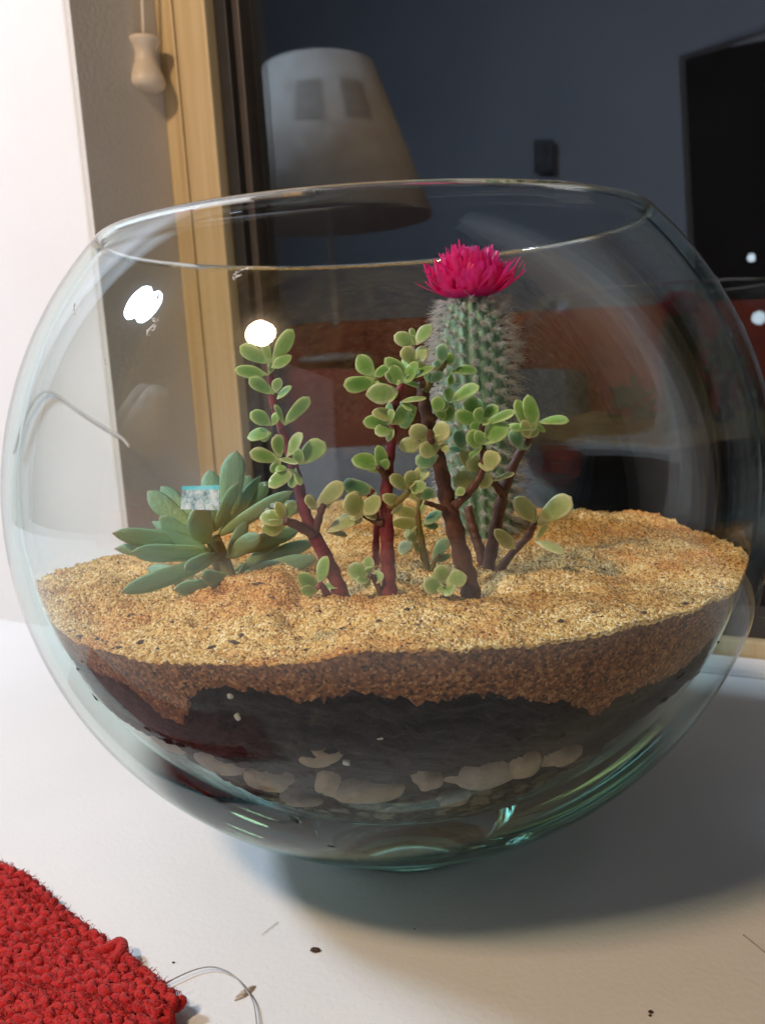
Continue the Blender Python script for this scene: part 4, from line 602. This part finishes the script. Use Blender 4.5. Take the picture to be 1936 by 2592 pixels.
for k2, p in enumerate(DATA['crumbs']):
    bm = bmesh.new(); bmesh.ops.create_icosphere(bm, subdivisions=2, radius=1); s_ = (.008,.005,.0035,.003,.0022)[k2]; el = (1.5,1.1,1,1.2,1)[k2]
    for v in bm.verts: v.co = Vector((v.co.x*el, v.co.y*.8, v.co.z*.6))*s_*S*(1+.2*math.sin(9*v.co.x+5*v.co.y+k2))
    me = bpy.data.meshes.new('crumb'); bm.to_mesh(me); bm.free(); o = obj('crumb', me, 'crumb'); o.location = V((p[0],p[1],s_*.5)); tag(o, LC[k2], 'crumb', 'crumbs on the table')
# ---------------------------------------------------------------- behind the bowl at the left
m = MB(); m.tube(spline([V(p) for p in DATA['cord']], 8), .008*S, 8); tag(obj('cable', m.mesh('cable'), 'cable'), 'grey cable drooping across the white wall behind the bowl', 'cable')
m = MB(); lp = [V(p) for p in DATA['loop']]; m.tube(spline(lp+[lp[0]], 8), .012*S, 8)
g0 = lp[0].copy(); g0.z = 0; 
m.tube([lp[0], Vector((lp[0].x, lp[0].y, .0015))], .010*S, 8); m.tube([lp[4], Vector((lp[4].x, lp[4].y, .0015))], .010*S, 8)
tag(obj('wire_loop', m.mesh('wire_loop'), 'black'), 'dark wire loop standing on the sill behind the sand at left', 'wire loop')
# ---------------------------------------------------------------- the part of the room that the window mirrors
lt, lb = V(DATA['lamp_top']), V(DATA['lamp_bot']); r0, r1 = [x*S for x in DATA['lamp_r']]; c = Vector((lb.x, lb.y, 0)); zb, zt_ = lb.z, lt.z
tl = thing('table_lamp', Vector((lb.x, lb.y, zb-.30)), 'table lamp with a wide beige shade mirrored in the window', 'lamp')
m = MB(); m.lathe([(r1, zb),(r0, zt_),(r0-.004, zt_),(r1-.004, zb)], c, 64, True); obj('lamp_shade', m.mesh('lamp_shade', True, True), 'shade', tl)
m = MB(); m.lathe([(.0,zb-.30),(.09,zb-.30),(.09,zb-.29),(.008,zb-.28),(.007,zb-.16),(.007,zb-.06),(.007,zb-.02),(.006,zt_),(0,zt_)], c, 40); obj('lamp_base', m.mesh('lamp_base', True, True), 'cable', tl)
away = -n
for pt in DATA['patches']:
    m = MB(); k_ = len(pt)//2
    cc_ = Vector((lb.x, lb.y, 0))
    v_ = [V(p) for p in pt]; v_ += [p+(Vector((p.x,p.y,0))-cc_).normalized()*-.0015 for p in v_]
    m.v = [tuple(p) for p in v_]; nn_ = len(pt)
    for i in range(k_-1): m.f += [(i, i+1, k_+i+1, k_+i), (nn_+i, nn_+k_+i, nn_+k_+i+1, nn_+i+1)]
    obj('shade_patch', m.mesh('shade_patch', True, True), 'dimpatch', tl)
LI = ['small white light mirrored near the right edge of the window','faint small light mirrored highest at the right of the window']
for k2, p in enumerate(DATA['leds']):  # glowing beads added to put bright glints in the window
    bm = bmesh.new(); bmesh.ops.create_icosphere(bm, subdivisions=2, radius=(.012,.007)[k2]); me = bpy.data.meshes.new('indicator_light'); bm.to_mesh(me); bm.free()
    o = obj('indicator_light', me, 'led'); o.location = V(p); tag(o, LI[k2], 'indicator light', 'small lights mirrored in the window')
def slab(name, key, dep, mat, kind=None):
    q = [V(p) for p in DATA[key]]; m = MB(); m.box8(q, away*dep); return obj(name, m.mesh(name, False, True), mat)
tag(slab('room_wall', 'roomwall', .1, 'room'), kind='structure')
tag(slab('dark_doorway', 'doorq', .02, 'doordark'), 'black open doorway mirrored at the right of the window', 'doorway')  # solid slab, the darkness of the unlit opening is put into its colour
m = MB(); q = [V(p) for p in DATA['doorq']]; m.tube([q[3], q[0], q[1]], .035, 4); tag(obj('door_casing', m.mesh('door_casing', False), 'room'), 'pale casing round the black doorway mirrored in the window', 'door casing')
so = thing('sofa', (V(DATA['sofa'][2])+V(DATA['sofa'][3]))/2, 'maroon sofa mirrored low in the window behind the cactus', 'sofa')
q = [V(p) for p in DATA['sofa']]
m = MB(); m.box8(q, away*.25); obj('sofa_back', bevel(m.mesh('sofa_back', False, True), .03, 3), 'sofa', so)
lo = [q[3]-Z*.0, q[2]-Z*.0, q[2]-Z*.35, q[3]-Z*.35]; f_ = n*.45
m = MB(); m.box8([p+f_ for p in lo], away*.69); obj('sofa_seat', bevel(m.mesh('sofa_seat', False, True), .04, 3), 'blue', so)
for k2 in range(3):
    a0 = .06+.31*k2; qq = [q[3].lerp(q[2], a0)+n*.02-Z*.02, q[3].lerp(q[2], a0+.27)+n*.02-Z*.02]; hgt = (q[0]-q[3])*.75
    m = MB(); m.box8([qq[0], qq[1], qq[1]+hgt, qq[0]+hgt], n*.14); obj('cushion', bevel(m.mesh('cushion', False, True), .04, 3), 'sofa' if k2 != 1 else 'blue', so)
q = [V(p) for p in DATA['pic']]; m = MB(); m.box8(q, away*.02); tag(obj('wall_picture', m.mesh('wall_picture', False, True), 'sofa2'), 'small dark picture on the room wall mirrored above the bowl rim', 'picture')
